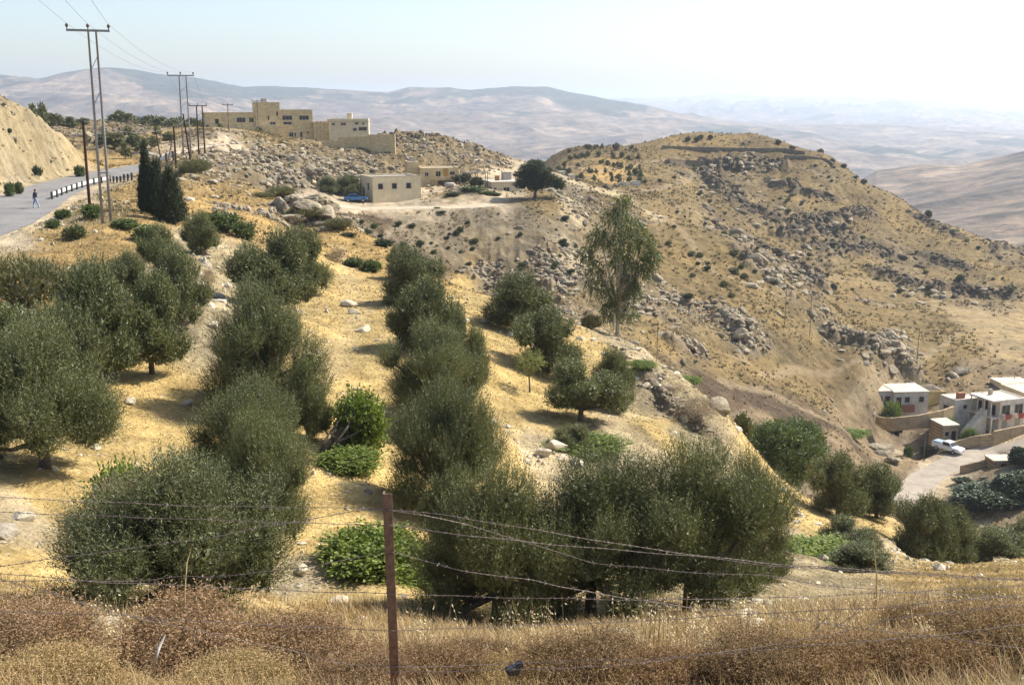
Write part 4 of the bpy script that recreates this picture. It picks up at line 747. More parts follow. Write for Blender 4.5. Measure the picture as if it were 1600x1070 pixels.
for u in (.4, 2.9): opening(b, 'f', 0, u, 2.7, 1.5, 1.7, panes=2); part(b, 'balcony', [(u-.1, -.8, 2.3, u+1.7, -.003, 2.45), (u-.1, -.8, 2.453, u-.02, -.05, 3.1), (u+1.62, -.8, 2.453, u+1.7, -.05, 3.1)], M_WHITE); part(b, 'hanging_cloth', [(u, -.86, 2.3, u+1.1, -.82, 3.1)], M_RED)
for u in (.6, 3.2): opening(b, 'f', 0, u, 0, .9, 1.9, M_GREY, 'door', 1)
opening(b, 'l', -4.2, 6.2, 2.3, 1.6, .7, panes=1); opening(b, 'f', 5.203, -2.6, 2.8, .7, .6, panes=1); part(b, 'parapet_block', [(-3.2, 5.6, 4.403, -2.0, 6.4, 5.3)], M_BRICK); part(b, 'chimney', [(1.1, 3.6, 5.1, 1.6, 4.1, 6.1)], M_GREY)
b = site('hamlet_house', 'house cut by the photo edge with a red door and a pale roof', 'house', 1597, 196, 38, zt(665, 196, 1597)); block(b, 0, 0, 6, 6.5, 5.6, M_CREAM, .15, M_PALE, below=2)
opening(b, 'f', 0, .5, 2.6, .9, 2.0, M_RED, 'door', 1); opening(b, 'f', 0, .5, .1, .9, 1.9, M_RED, 'door', 1); opening(b, 'l', 0, 2, 3, .9, 1, panes=1)
b = site('back_house', 'low building with a bright roof behind the edge house', 'house', 1566, 205, 30, zt(622, 205, 1566)); block(b, 0, 0, 5.5, 4.5, 2.4, M_CREAM, 0, M_PALE, below=2); opening(b, 'f', 0, 1, .9, .8, .8, panes=1)
b = site('stone_hut', 'small stone hut with a dark doorway beside the parked pickup', 'hut', 1472, 176, 32, zt(692, 176, 1472)); block(b, 0, 0, 2.6, 3.8, 2.7, M_FIELD, 0, M_PALE, below=1.5); opening(b, 'f', 0, 1.4, 0, .8, 1.9, None, 'door', 1); opening(b, 'f', 0, .35, 1.1, .6, .7, panes=1)
b = site('garden_shed', 'little tan shed with a bright flat roof below the hamlet road', 'shed', 1551, 163, 28, zt(742, 163, 1551)); block(b, 0, 0, 3.2, 2.6, 2.0, M_FIELD, 0, M_PALE, below=1.5); opening(b, 'f', 0, 1, .2, .8, 1.5, M_DARKW, 'door', 1)
# terrace walls of the summit
TW = 'terrace walls of the summit'
def terrace(label, pts):
    st = []
    for px, py, r in pts: q = spot(px, py+2, 300); R = math.hypot(q[0], q[1]); st.append((px, R, 0, 3.2, q[2]+1.2, q))
    return wall_run('terrace_wall', label, st, 1.0, M_TERR, TW)
M_TERR = wallmat('dark_terrace_stone', (.20,.165,.115), 1, .4)
terrace('upper dark stone terrace wall ringing the flat summit', [(1035,231,432),(1080,233,428),(1130,234,426),(1180,235,424),(1225,235,424),(1258,240,424)])
terrace('lower terrace wall falling along the right shoulder of the summit', [(1225,246,412),(1260,247,410),(1290,251,409),(1302,258,408)])
terrace('short terrace wall stub under the summit left end', [(1045,252,398),(1070,254,396),(1100,256,395)])
# ---------------------------------------------------------------- poles and pylons
M_STEEL = plain('weathered_steel', (.27,.26,.25), .6, .4, 6, .2, 0, .3); M_POLE = plain('creosoted_pole', (.085,.045,.028), .85, .15, 5, .35); M_GPOLE = plain('grey_timber_pole', (.24,.19,.15), .9, .1, 5, .3); M_INS = plain('brown_insulator', (.10,.07,.06), .3)
def hframe(label, px, r, top_py, gap, arm, mat, rad, group):
    x, y, z = at(px, r); h = zt(top_py, r, px)-z; e = tag(empty('power_pylon', (x, y, z), -math.atan2(x, y)+.05), label, 'power pylon', group)
    for s in (-1, 1):
        V, Fc = tubes([([(s*gap*.5, 0, -.5), (s*gap*.48, 0, h*.5), (s*gap*.45, 0, h)], [rad*1.25, rad, rad*.75])], 8); add('leg', mesh_np('leg', V, Fc, smooth=True), mat, e)
    part(e, 'crossarm', [(-arm/2-.25, -.07, h-.02, arm/2-.25, .07, h+.13)], mat)
    V, Fc = tubes([([(-gap*.5, 0, h*q), (gap*.5, 0, h*(q+.08))], .025) for q in (.45, .62, .8)]+[([(-gap*.6, 0, h*.27), (gap*.7, 0, h*.27)], .04)], 5); add('brace', mesh_np('brace', V, Fc), mat, e)
    tops = []
    for q in (-.5, 0, .5):
        ux = arm*q*.96-.25; V, Fc = tubes([([(ux, 0, h+.13), (ux, 0, h+.25), (ux, 0, h+.3), (ux, 0, h+.42), (ux, 0, h+.5)], [.03, .04, .11, .10, .03])], 8); add('insulator', mesh_np('insulator', V, Fc, smooth=True), M_INS, e)
        a = -math.atan2(x, y)+.05; tops.append(np.array([x+ux*cos(a), y+ux*sin(a), z+h+.5]))
    return tops
PG_ = 'twin leg power pylons'
t1 = hframe('tall steel pylon on two slender legs at the road verge', 167, 82, 50, .55, 2.75, M_STEEL, .085, PG_)
t2 = hframe('second steel pylon on two legs beyond the cypresses', 293, 152, 119, .95, 3.3, M_STEEL, .09, PG_)
t3 = hframe('dark twin pole pylon at the left end of the large building', 316, 215, 166, 1.1, 3.2, M_POLE, .14, PG_)
def cable(name, label, A_, B_, sag, rad=.012, group=None):
    s = np.linspace(0, 1, 26)[:, None]; Pq = A_*(1-s)+B_*s; Pq[:, 2] -= (4*sag*s*(1-s))[:, 0]; V, Fc = tubes([(Pq, rad)], 4); return tag(add(name, mesh_np(name, V, Fc), M_STEEL), label, 'power line', group)
for k in range(3):
    w_ = ('road side', 'middle', 'grove side')[k]; cable('power_line', w_+' wire from the tall steel pylon up over the photo edge', t1[k], np.array([-1.2+k*1.2, -14, 6.4]), .5, .011); cable('power_line', w_+' wire between the two steel pylons', t1[k], t2[k], .9, .011); cable('power_line', w_+' wire between the second steel pylon and the dark twin pole', t2[k], t3[k], .8, .012)
def pole(label, px, base_r, top_py, rad, mat, lean=0., arm=0., cat='pole', group='wooden poles', brace=None):
    x, y, z = at(px, base_r); h = zt(top_py, base_r, px)-z; e = tag(empty('utility_pole', (x, y, z), -math.atan2(x, y)), label, cat, group)
    V, Fc = tubes([([(0, 0, -.4), (lean*h*.5, 0, h*.5), (lean*h, 0, h)], [rad, rad*.9, rad*.7])], 8); add('shaft', mesh_np('shaft', V, Fc, smooth=True), mat, e)
    if arm: part(e, 'crossarm', [(lean*h-arm/2, -.08, h-.25, lean*h+arm/2, .08, h-.1)], mat); V, Fc = tubes([([(lean*h+arm*q, 0, h-.1), (lean*h+arm*q, 0, h+.2)], .06) for q in (-.45, 0, .45)], 6); add('insulator', mesh_np('insulator', V, Fc), M_INS, e)
    if brace: V, Fc = tubes([([(brace, 0, -.3), (lean*h*.9, 0, h*.88)], .07)], 6); add('brace', mesh_np('brace', V, Fc), M_GPOLE, e)
    return np.array([x, y, z+h])
p1 = pole('thick brown wooden pole on the verge in front of the steel pylon', 141, 87, 189, .12, M_POLE)
p2 = pole('brown wooden pole with a pale slanting brace beyond the guard rail', 276, 128, 197, .13, M_POLE, brace=-1.3)
p3 = pole('leaning brown pole below the second steel pylon', 298, 140, 178, .12, M_POLE, -.1, brace=-.0)
p4 = pole('thin leaning pole at the bend of the road', 254, 175, 193, .1, M_POLE, -.12)
pole('lattice like mast with a short crossarm before the large building', 358, 258, 163, .13, M_GPOLE, 0, 2.3); pole('thin mast with a crossarm standing against the tower block', 404, 280, 157, .13, M_GPOLE, 0, 2.6)
pole('thin grey pole beside the white boulders of the farm yard', 499, 189, 277, .07, M_GPOLE); pole('thin pole among the rocks below the dirt yard of the large building', 402, 215, 258, .06, M_GPOLE)
pole('lone thin pole on the straw slope, the one with the rocks at its head', 1226, 194, 446, .07, M_GPOLE); pole('lone thin pole right of its neighbour on the straw slope', 1265, 199, 456, .07, M_GPOLE)
pole('pole on the slope left of the rock wall above the hamlet', 1433, 217, 512, .08, M_GPOLE); pole('thin pole in the gully beyond the rocky rim', 1025, 112, 500, .05, M_GPOLE); pole('bare wooden pole casting a shadow by the hamlet road', 1443, 172, 672, .09, M_GPOLE)
pole('small pole on the spur skyline below the terraced hill', 1118, 238, 362, .06, M_GPOLE)
cable('power_line', 'slack wire between the two brown wooden poles', p1, p2, .8); cable('power_line', 'wire from the braced pole to the leaning pole', p2, p3, .4); cable('power_line', 'wire from the leaning pole to the pole at the bend', p3, p4, .5)
for k in range(3): cable('power_line', ('upper', 'middle', 'lower')[k]+' black wire crossing the dark walnut trees', np.array(at(1490, 120, -43.6-k*.5)), np.array(at(1700, 118, -46.2-k*.5)), .5, .012)
# ---------------------------------------------------------------- guard rails
M_RAILW = plain('whitewashed_rail', (.72,.71,.68), .6); M_BLACK = plain('black_paint', (.055,.05,.048), .6)
def guard(label, pts, hh=.75, step=2.0, posts=True, mat=M_RAILW, alt=True):
    q = np.array(pts); d = np.r_[0, np.cumsum(np.hypot(*np.diff(q[:, :2], axis=0).T))]; n = max(2, int(d[-1]/step)); s = np.linspace(0, d[-1], n+1); c = np.stack([np.interp(s, d, q[:, i]) for i in range(2)], 1); z = height(c[:, 0], c[:, 1])
    e = tag(empty('guard_rail', (c[0][0], c[0][1], z[0])), label, 'guard rail', 'roadside guard rails'); V, Fc = [], []; o = np.array([c[0][0], c[0][1], z[0]])
    tg = unit(np.gradient(c, axis=0)); nr = np.c_[tg[:, 1], -tg[:, 0]]
    for k in range(n+1):
        for off, zz in ((0, hh-.36), (.06, hh-.28), (0, hh-.18), (.06, hh-.08), (0, hh), (-.03, hh), (-.03, hh-.36)): V.append((c[k][0]-nr[k][0]*off-o[0], c[k][1]-nr[k][1]*off-o[1], z[k]+zz-o[2]))
    for k in range(n):
        for j in range(7): a, b_ = k*7+j, k*7+(j+1) % 7; Fc.append((a, b_, b_+7, a+7))
    add('rail', mesh_np('rail', V, Fc), mat, e)
    for k in range(n+1):
        p = c[k]+nr[k]*.12; V2, F2 = boxes([(p[0]-o[0]-.1, p[1]-o[1]-.1, z[k]-o[2]-.4, p[0]-o[0]+.07, p[1]-o[1]+.1, z[k]-o[2]+hh+.12)]); add('post', mesh_np('post', V2, F2), M_BLACK, e)
def sp(*a): return [spot(px, py, rm)[:2] for px, py, rm in a]
guard('guard rail of white panels and black posts along the road edge', sp((80,312,95),(100,304,100),(125,295,105),(150,288,110),(175,284,115),(208,281,120)), .68, 2.5)
guard('short white guard rail glimpsed right of the cypresses', sp((250,266,140),(272,262,140)), .95, 1.5)
guard('dark guard rail on the far side of the road bend', sp((206,246,178),(235,245,180),(268,245,185)), .8, 3, mat=M_GREY)
# ---------------------------------------------------------------- pickup, blue car, walker
M_PAINT = plain('white_car_paint', (.72,.74,.76), .3, .6, 2, .04); M_TYRE = plain('black_rubber', (.025,.025,.026), .9); M_RIM = plain('steel_wheel', (.4,.4,.42), .4, .5, 5, .1, 0, .6); M_LAMP = plain('lamp_lens', (.8,.8,.75), .1, .6); M_BLUEP = plain('blue_car_paint', (.05,.17,.38), .35, .5)
def prism(prof, w0, w1=None, bev=0.04):
    """side profile (x,z) extruded across the width, w1 = width at the top of the profile"""
    bm = bmesh.new(); zs = [p[1] for p in prof]; lo, hi = min(zs), max(zs); L, R = [], []
    for x, z in prof: f = (z-lo)/(hi-lo); hw = (w0+((w1 or w0)-w0)*f)/2; L.append(bm.verts.new((x, -hw, z))); R.append(bm.verts.new((x, hw, z)))
    bm.faces.new(L); bm.faces.new(R[::-1]); n = len(prof)
    for k in range(n): bm.faces.new((L[k], R[k], R[(k+1) % n], L[(k+1) % n]))
    bmesh.ops.recalc_face_normals(bm, faces=bm.faces)
    if bev: bmesh.ops.bevel(bm, geom=bm.edges[:], offset=bev, segments=2, affect='EDGES')
    me = bpy.data.meshes.new('m'); bm.to_mesh(me); bm.free(); return me
def wheel(par, x, y, r=.33):
    V, Fc = tubes([([(x, y-.1, r), (x, y-.09, r), (x, y+.09, r), (x, y+.1, r)], [r*.85, r, r, r*.85])], 18); t = add('wheel', mesh_np('wheel', V, Fc), M_TYRE, par); V, Fc = tubes([([(x, y-.125, r), (x, y+.125, r)], r*.55)], 12); add('rim', mesh_np('rim', V, Fc), M_RIM, t)
def vehicle(name, label, px, r, yaw, paint, pickup):
    x, y, z = at(px, r); e = tag(empty(name, (x, y, z+.06), yaw), label, 'pickup truck' if pickup else 'car')
    if pickup:
        me = prism([(-2.3,.42),(-2.35,.95),(-.55,.98),(2.15,.95),(2.3,.8),(2.32,.42)], 1.72, 1.66, .05); me.name = 'body'; add('body', me, paint, e)
        me = prism([(-.7,.95),(-.55,1.55),(-.45,1.62),(.45,1.62),(.62,1.55),(1.05,.95)], 1.6, 1.36, .04); me.name = 'cab'; add('cab', me, paint, e)
        V, Fc = boxes([(-2.28,-.8,.96,-.72,-.74,1.2),(-2.28,.74,.96,-.72,.8,1.2),(-2.3,-.737,.96,-2.24,.737,1.2)]); add('cargo_side', mesh_np('cargo_side', V, Fc), paint, e)
        V, Fc = boxes([(-2.2,-.7,1.0,-.8,.7,1.32)]); add('cargo_cover', mesh_np('cargo_cover', V, Fc), plain('blue_grey_cover', (.28,.36,.42), .8), e)
        wx = (-1.45, 1.4)
    else:
        me = prism([(-2.05,.4),(-2.1,.85),(-1.5,.95),(1.0,.92),(2.0,.78),(2.08,.4)], 1.66, 1.58, .05); me.name = 'body'; add('body', me, paint, e); me = prism([(-1.6,.9),(-1.1,1.38),(.3,1.4),(.95,.9)], 1.5, 1.2, .04); me.name = 'cab'; add('cab', me, paint, e); wx = (-1.3, 1.3)
    top = 1.5 if pickup else 1.32; g = []
    for s in (-1, 1):
        V = [(-.5, s*.79, 1.05), (.82, s*.79, 1.05), (.52, s*.705, top), (-.42, s*.705, top)]
        if not pickup: V = [(-1.3, s*.745, .98), (.72, s*.745, .98), (.25, s*.63, top), (-1.0, s*.63, top)]
        V = [(a, b+s*.012, c) for a, b, c in V]+[(a, b-s*.03, c) for a, b, c in V]; me = mesh_np('side_window', V, [(0,1,2,3),(4,7,6,5),(0,4,5,1),(1,5,6,2),(2,6,7,3),(3,7,4,0)]); add('side_window', me, M_GLASS, e)
    V = [(1.0, -.7, 1.04), (1.0, .7, 1.04), (.64, .62, 1.52), (.64, -.62, 1.52)] if pickup else [(.92, -.66, .95), (.92, .66, .95), (.38, .56, 1.36), (.38, -.56, 1.36)]
    V = [(a+.015, b, c+.012) for a, b, c in V]+[(a-.03, b, c-.02) for a, b, c in V]; add('windscreen', mesh_np('windscreen', V, [(0,1,2,3),(4,7,6,5),(0,4,5,1),(1,5,6,2),(2,6,7,3),(3,7,4,0)]), M_GLASS, e)
    for a in wx:
        for s in (-.78, .78): wheel(e, a, s)
    for s in (-.6, .6): V, Fc = boxes([(2.29 if pickup else 2.03, s-.13, .62, 2.345 if pickup else 2.1, s+.13, .78)]); add('headlight', mesh_np('headlight', V, Fc), M_LAMP, e)
    V, Fc = boxes([(2.3 if pickup else 2.06, -.8, .42, 2.4 if pickup else 2.14, .8, .54)]); add('bumper', mesh_np('bumper', V, Fc), M_RIM, e)
vehicle('pickup_truck', 'white pickup truck parked beside the stone hut on the hamlet road', 1481, 172, -.95, M_PAINT, True)
vehicle('blue_car', 'blue car parked in the tree shade at the farm yard', 556, 199, .1, M_BLUEP, False)
def figure(px, r):
    x, y, z = at(px, r); e = tag(empty('person', (x, y, z+.06), 2.2), 'person in a dark top and light trousers walking down the road', 'person')
    bm = bmesh.new(); sk = bm.verts.layers.skin.verify(); N = {}
    def v(k, p, rr): q = bm.verts.new(p); q[sk].radius = (rr, rr); N[k] = q; return q
    v('pel', (0,0,.92), .13)[sk].use_root = True; v('ch', (0,.02,1.2), .15); v('sh', (0,0,1.4), .12); v('nk', (0,.01,1.5), .055); v('hd', (0,.03,1.6), .095); v('tp', (0,.03,1.7), .08)
    for s, q in ((1,.22), (-1,-.22)):
        v(('hp', s), (.1*s,0,.86), .095); v(('kn', s), (.11*s,q*.6+.03,.48), .065); v(('an', s), (.11*s,q*.9-.03,.1), .042); v(('to', s), (.11*s,q*.9+.12,.04), .035)
        v(('sl', s), (.19*s,0,1.4), .065); v(('el', s), (.25*s,-q*.5,1.14), .045); v(('wr', s), (.25*s,-q*.8+.1,.9), .03); v(('ha', s), (.24*s,-q*.8+.14,.8), .03)
    E_ = [('pel','ch'),('ch','sh'),('sh','nk'),('nk','hd'),('hd','tp')]
    for s in (1, -1): E_ += [('pel',('hp',s)),(('hp',s),('kn',s)),(('kn',s),('an',s)),(('an',s),('to',s)),('sh',('sl',s)),(('sl',s),('el',s)),(('el',s),('wr',s)),(('wr',s),('ha',s))]
    for a, b in E_: bm.edges.new((N[a], N[b]))
    me = bpy.data.meshes.new('body'); bm.to_mesh(me); bm.free(); skin = plain('skin', (.22,.12,.07), .6); o = add('body', me, skin, e); o.modifiers.new('s', 'SKIN'); o.modifiers.new('u', 'SUBSURF').levels = 2; o.modifiers['u'].render_levels = 2
    V, Fc = tubes([([(0,0,.86),(0,.01,1.0),(0,.02,1.22),(0,0,1.4),(0,0,1.48)], [.17,.165,.185,.2,.08])]+[([(.18*s,0,1.43),(.22*s,-.02*s,1.28),(.255*s,-.11*s,1.12),(.255*s,-.17*s+.09,.93)], [.085,.08,.065,.055]) for s in (1,-1)], 10); add('shirt', mesh_np('shirt', V, Fc, smooth=True), plain('dark_navy_cloth', (.02,.025,.045), .9), e)
    V, Fc = tubes([([(.09*s,0,.96),(.105*s,0,.84),(.115*s,.22*s*.6+.03,.48),(.115*s,.2*s-.03,.1)], [.12,.12,.085,.065]) for s in (1,-1)], 10); add('trousers', mesh_np('trousers', V, Fc, smooth=True), plain('pale_blue_denim', (.30,.34,.44), .9), e)
    V, Fc = ico(2); add('hair', mesh_np('hair', V*np.array([.105,.115,.1])+np.array([0,.0,1.665]), Fc, smooth=True), M_BLACK, e)
    yaw = 2.2; b = empty('shoulder_bag', (x+.33*cos(yaw)*1+.0, y+.33*sin(yaw), z+.98), yaw); tag(b, 'dark red bag carried at the side of the walking person', 'bag'); me = prism([(-.12,-.02),(-.14,.25),(-.08,.36),(.08,.36),(.14,.25),(.12,-.02)], .34, .26, .03); me.name = 'bag_body'; add('bag_body', me, M_RED, b)
    V, Fc = tubes([([(-.05,-.08,.34),(-.12,-.05,.5),(-.18,0,.45)], .015)], 5); add('strap', mesh_np('strap', V, Fc), M_RED, b)
figure(57, 112)
# ---------------------------------------------------------------- rocks
plain_stone = plain('pale_field_stone', (.50,.43,.31), .9, .15, 6, .3, .02); ri_ = np.random.default_rng(5); RP = [rock_shape(ri_, 3) for _ in range(7)]; RME = [mesh_np('boulder', V, Fc) for V, Fc in RP]
for me in RME: me.materials.append(M_ROCK)
PALE = [me.copy() for me in RME]
for me in PALE: me.materials[0] = plain_stone
def boulder(x, y, z, s, rz, label, group, sq=(1, 1, 1), sink=.3, mes=None):
    o = bpy.data.objects.new('boulder', (mes or RME)[ri_.integers(0, 7)]); SC.collection.objects.link(o); o.location = (x, y, z+s*(.35-sink)); o.rotation_euler = (ri_.uniform(-.3, .3), ri_.uniform(-.3, .3), rz); o.scale = (s*sq[0], s*sq[1], s*sq[2]); tag(o, label, 'boulder', group)
BL = [((880,430,45,45),34,(.5,1.2),'pale boulder in the tumbled rock field left of the eucalyptus','boulders of the tumbled rock field',140),((760,420,60,20),14,(.5,1.),'pale boulder at the foot of the grey scree','boulders at the scree foot',140),((430,262,110,30),60,(.7,1.5),'white grey boulder on the rocky slope below the large building','boulders below the large building',170),
 ((470,285,55,7),9,(1.,1.9),'big white rounded boulder along the back of the farm yard','white boulders behind the farm yard',170),((700,245,80,20),24,(.6,1.3),'boulder on the bouldery ridge behind the farmhouses','boulders of the ridge behind the farmhouses',230),((1240,425,45,35),22,(1.,2.4),'grey boulder of the rock rib on the near spur','boulders of the spur rock rib',190),
 ((1000,490,40,20),14,(.7,1.5),'boulder of the pile right of the eucalyptus','boulders of the pile by the eucalyptus',120),((1165,515,35,30),14,(.8,1.6),'boulder of the outcrop in the middle of the straw slope','boulders of the slope outcrop',140),((1075,475,60,16),16,(.6,1.2),'dark boulder in the long ledge across the slope','boulders of the slope ledge',140),
 ((1160,268,70,22),22,(1.2,2.6),'dark boulder of the crag under the summit terrace','boulders of the summit crag',330),((1130,300,40,25),12,(1.2,2.4),'boulder of the crag spilling below the summit','boulders of the lower crag',300),((1270,350,80,30),18,(1.2,2.4),'dark boulder on the face of the right hill','boulders on the right hill face',280),((1480,458,90,12),18,(1.2,2.4),'dark boulder in the rock band above the ploughed field','boulders of the field rock band',260),((1370,555,50,18),14,(1.,2.2),'boulder of the rock wall above the hamlet','boulders of the wall above the hamlet',170)]
for (cx, cy, sx, sy), n, (s0, s1), lab, grp, rm in BL:
    for k in range(n):
        px, py = cx+sx*ri_.normal()*.6, cy+sy*ri_.normal()*.6+(px-cx)*.0 if k else cy
        x, y, z = spot(px, py, rm); boulder(x, y, z, ri_.uniform(s0, s1)*.62, ri_.uniform(0, 6), lab, grp, (1.2, ri_.uniform(.7, 1), ri_.uniform(.7, 1)))
for px, py, s, lab in [(1381,708,1.9,'large blocky brown boulder below the hamlet terrace'),(1395,722,1.1,'boulder leaning on the blocky brown boulder'),(1500,583,1.6,'big grey boulder in the field behind the hamlet'),(1487,588,1.1,'smaller grey boulder beside the big one behind the hamlet'),(310,520,.75,'brown boulder on the straw right of the tall dark olive'),(325,460,.45,'white slab on the pale bank above the brown boulder'),(340,470,.4,'white stone on the pale bank beside the slab'),
  (292,632,.22,'small pale stone on the straw before the shade patch'),(205,630,.25,'pale stone under the tall dark olive'),(175,645,.2,'pale stone at the end of the edge olive shade'),(472,897,.26,'pale rounded stone by the fence left of the fig bush'),(528,942,.22,'tan stone below the fig bush'),(570,548,.42,'angular pale stone in the straw lane'),(545,478,.5,'pale stone heap top in the straw lane'),(553,490,.4,'pale stone beside the heap in the straw lane'),(558,345,.4,'stone at the head of the lane'),
  (1160,975,.3,'white stone among the fence scrub below the wide clump'),(1180,985,.2,'smaller white stone beside the one in the fence scrub'),(40,812,.28,'flat stone near the left end of the top wire'),(1500,330,1.6,'dark skyline boulder of the right hill'),(868,702,.5,'grey stone of the heap behind the flat vine'),(850,712,.4,'rounded grey stone of the heap behind the flat vine'),(1125,640,.9,'pale outcrop knob at the end of the rocky rim'),(480,335,1.6,'cliff block under the farm pole'),(510,340,1.4,'cliff block at the right corner of the ledge'),(455,345,1.2,'cliff block nearest the yellow bank')]:
    x, y, z = spot(px, py, 6 if py > 600 and px < 1250 else (60 if py > 320 and px < 800 else 140)); boulder(x, y, z, s, ri_.uniform(0, 6), lab, 'single notable stones', (1.25, 1, .85), .15, PALE if s < .9 else None)
# rubble nobody could count
def scatter(n, r0, r1, prob, seed, amin=-.52, amax=.52):
    g = np.random.default_rng(seed); a = g.uniform(amin, amax, n); lr = g.uniform(math.log(r0), math.log(r1), n); p = prob(a, lr); k = g.random(n) < p; a, lr = a[k], lr[k]; r = np.exp(lr); x, y = r*np.sin(a), r*np.cos(a); ok = np.ones(len(x), bool)
    for c, hw_ in ((ROAD, 4.3), (HAMLET_ROAD, 3.), (PLAT, 3.5), (TRACK, 1.8)):
        for q in c[::2]: ok &= (x-q[0])**2+(y-q[1])**2 > hw_**2
    x, y, r = x[ok], y[ok], r[ok]; return x, y, height(x, y), r, g
def rubble(name, x, y, z, s, g, sub, colr, shapes=6, sink=.0):
    VV, FF, CC, base = [], [], [], 0; SH = [rock_shape(g, sub, .35) for _ in range(shapes)]; pk = g.integers(0, shapes, len(x)); tint = g.uniform(.62, 1.2, len(x))
    for j, (V, Fc) in enumerate(SH):
        i = np.nonzero(pk == j)[0]; n = len(i); th = g.uniform(0, 6.28, n); c, s_ = np.cos(th), np.sin(th); sx, sy, sz = s[i]*g.uniform(.8, 1.5, n), s[i]*g.uniform(.7, 1.1, n), s[i]*g.uniform(.8, 1.5, n)
        P_ = V[None]*np.stack([sx, sy, sz], 1)[:, None]; X_ = P_[..., 0]*c[:, None]-P_[..., 1]*s_[:, None]+x[i, None]; Y_ = P_[..., 0]*s_[:, None]+P_[..., 1]*c[:, None]+y[i, None]; Z_ = P_[..., 2]+z[i, None]+s[i, None]*sink
        VV.append(np.stack([X_, Y_, Z_], -1).reshape(-1, 3)); FF.append((Fc[None]+(np.arange(n)*len(V))[:, None, None]+base).reshape(-1, 3)); base += n*len(V); CC.append(np.repeat(colr[i]*tint[i, None], len(V), 0))
    return add(name, mesh_np(name, np.concatenate(VV), np.concatenate(FF), np.concatenate(CC)), M_BULK, kind='stuff')
rockp = lambda a, lr: np.clip(samp(PG[:, :, 4], a, lr)-.12, 0, 1)**1.25
def clump(x, y, sc, s): return np.clip(.5+1.3*fbm(x, y, sc, 3, s), 0, 1)
x, y, z, r, g = scatter(110000, 95, 470, lambda a, lr: rockp(a, lr)*np.clip(.45+1.6*fbm(np.exp(lr)*np.sin(a), np.exp(lr)*np.cos(a), 16, 4, 61, .6), 0.02, 1)*np.where(lr > 5.5, .3, .8), 101)
s = g.lognormal(-1.15, .5, len(x))*np.clip(r/190, .6, 1.9); s = np.clip(s, .12, 1.6); dark = np.where((r > 280)[:, None], np.array([[.135,.107,.073]]), np.array([[.32,.27,.19]])); 
LINES = [(1040,255,1100,262,6,60,.8),(1100,262,1220,268,9,260,1.5),(1095,268,1120,305,14,200,1.4),(1120,300,1160,320,16,200,1.3),(1160,325,1190,335,10,90,1.1),(1210,290,1260,285,10,120,1.2),(1220,370,1320,350,14,260,1.2),(1250,400,1330,385,12,200,1.1),(1330,395,1400,410,10,120,1.),(1370,430,1420,445,12,160,1.2),(1410,450,1590,466,9,420,1.2),(1270,300,1290,310,8,40,1.),(1330,330,1400,345,14,100,.9),
 (1460,400,1510,425,14,120,1.),(1550,385,1600,400,6,60,1.2),(1210,330,1290,335,14,120,.9),(1110,345,1215,400,12,260,1.),(1180,400,1230,440,12,220,1.1),(1225,420,1285,450,14,180,1.1),(1020,470,1130,492,12,420,.7),(1130,495,1180,530,18,300,.8),(975,475,1030,495,14,200,.8),(1040,535,1085,560,14,160,.7),(1290,525,1380,545,10,240,1.),(1380,545,1440,585,12,240,1.),(1160,470,1210,480,8,80,.6),
 (340,275,480,290,10,420,.8),(380,240,600,260,24,1500,.8),(330,245,420,262,16,500,.7),(500,270,620,285,14,450,.7),(640,235,800,258,12,700,.8),(620,215,700,240,12,300,.8),(860,400,900,460,34,700,.8),(740,420,860,450,16,500,.65),(900,320,1010,345,12,350,.7),(330,325,540,345,10,200,.7),(420,330,530,352,12,260,.8),(160,200,300,225,16,400,.7),(850,300,930,320,12,250,.6),(960,545,1130,650,10,300,.35),(1000,590,1110,700,26,500,.22)]
ex = []
for x0, y0, x1, y1, wd, n, sz in LINES:
    for k in range(n // (6 if x0 < 960 else 16)):
        f = g.random(); px, py = x0+(x1-x0)*f+g.normal()*wd*.6, y0+(y1-y0)*f+g.normal()*wd*.5; q = ray0(px, py, 40 if x0 in (960, 1000) else (90 if x0 < 540 and y0 > 320 else 150)); n4 = 4 if n > 100 else 3
        for _ in range(n4): rr_ = q[1]*(1+g.normal()*.006); a_ = q[0]+g.normal()*.0035; ex.append((rr_*sin(a_), rr_*cos(a_), sz*g.lognormal(-.95, .45)))
for x0, y0, x1, y1, hw_, hh_ in OUTC:
    for k in range(int(35+6*math.hypot(x1-x0, y1-y0))): f = g.random(); ex.append((x0+(x1-x0)*f+g.normal()*hw_*.55, y0+(y1-y0)*f+g.normal()*hw_*.6, (.5+.25*hh_)*g.lognormal(-.75, .45)*min(1, (math.hypot(x0, y0)/150)**1.3)))
ex = np.array(ex); print('extra rocks', len(ex)); ez = height(ex[:, 0], ex[:, 1]); er = np.hypot(ex[:, 0], ex[:, 1]); ok = er < 560; ex, ez, er = ex[ok], ez[ok], er[ok]
dk = np.where((er > 280)[:, None], np.array([[.135,.107,.073]]), np.array([[.30,.25,.175]])); x = np.r_[x, ex[:, 0]]; y = np.r_[y, ex[:, 1]]; z = np.r_[z, ez]; s = np.r_[s, np.clip(ex[:, 2], .1, 1.7)]; dark = np.r_[dark, dk]
rubble('rock_rubble', x, y, z, s, g, 2, dark)
x, y, z, r, g = scatter(45000, 10, 110, lambda a, lr: np.clip(samp(PG[:, :, 4], a, lr)+.02, 0, 1)*clump(np.exp(lr)*np.sin(a), np.exp(lr)*np.cos(a), 4, 66), 102)
s = np.clip(g.lognormal(-2.6, .65, len(x))*np.clip(r/45, .55, 1.6), .02, .5); rubble('loose_stones', x, y, z, s, g, 1, np.tile([[.54,.47,.35]], (len(x), 1)))
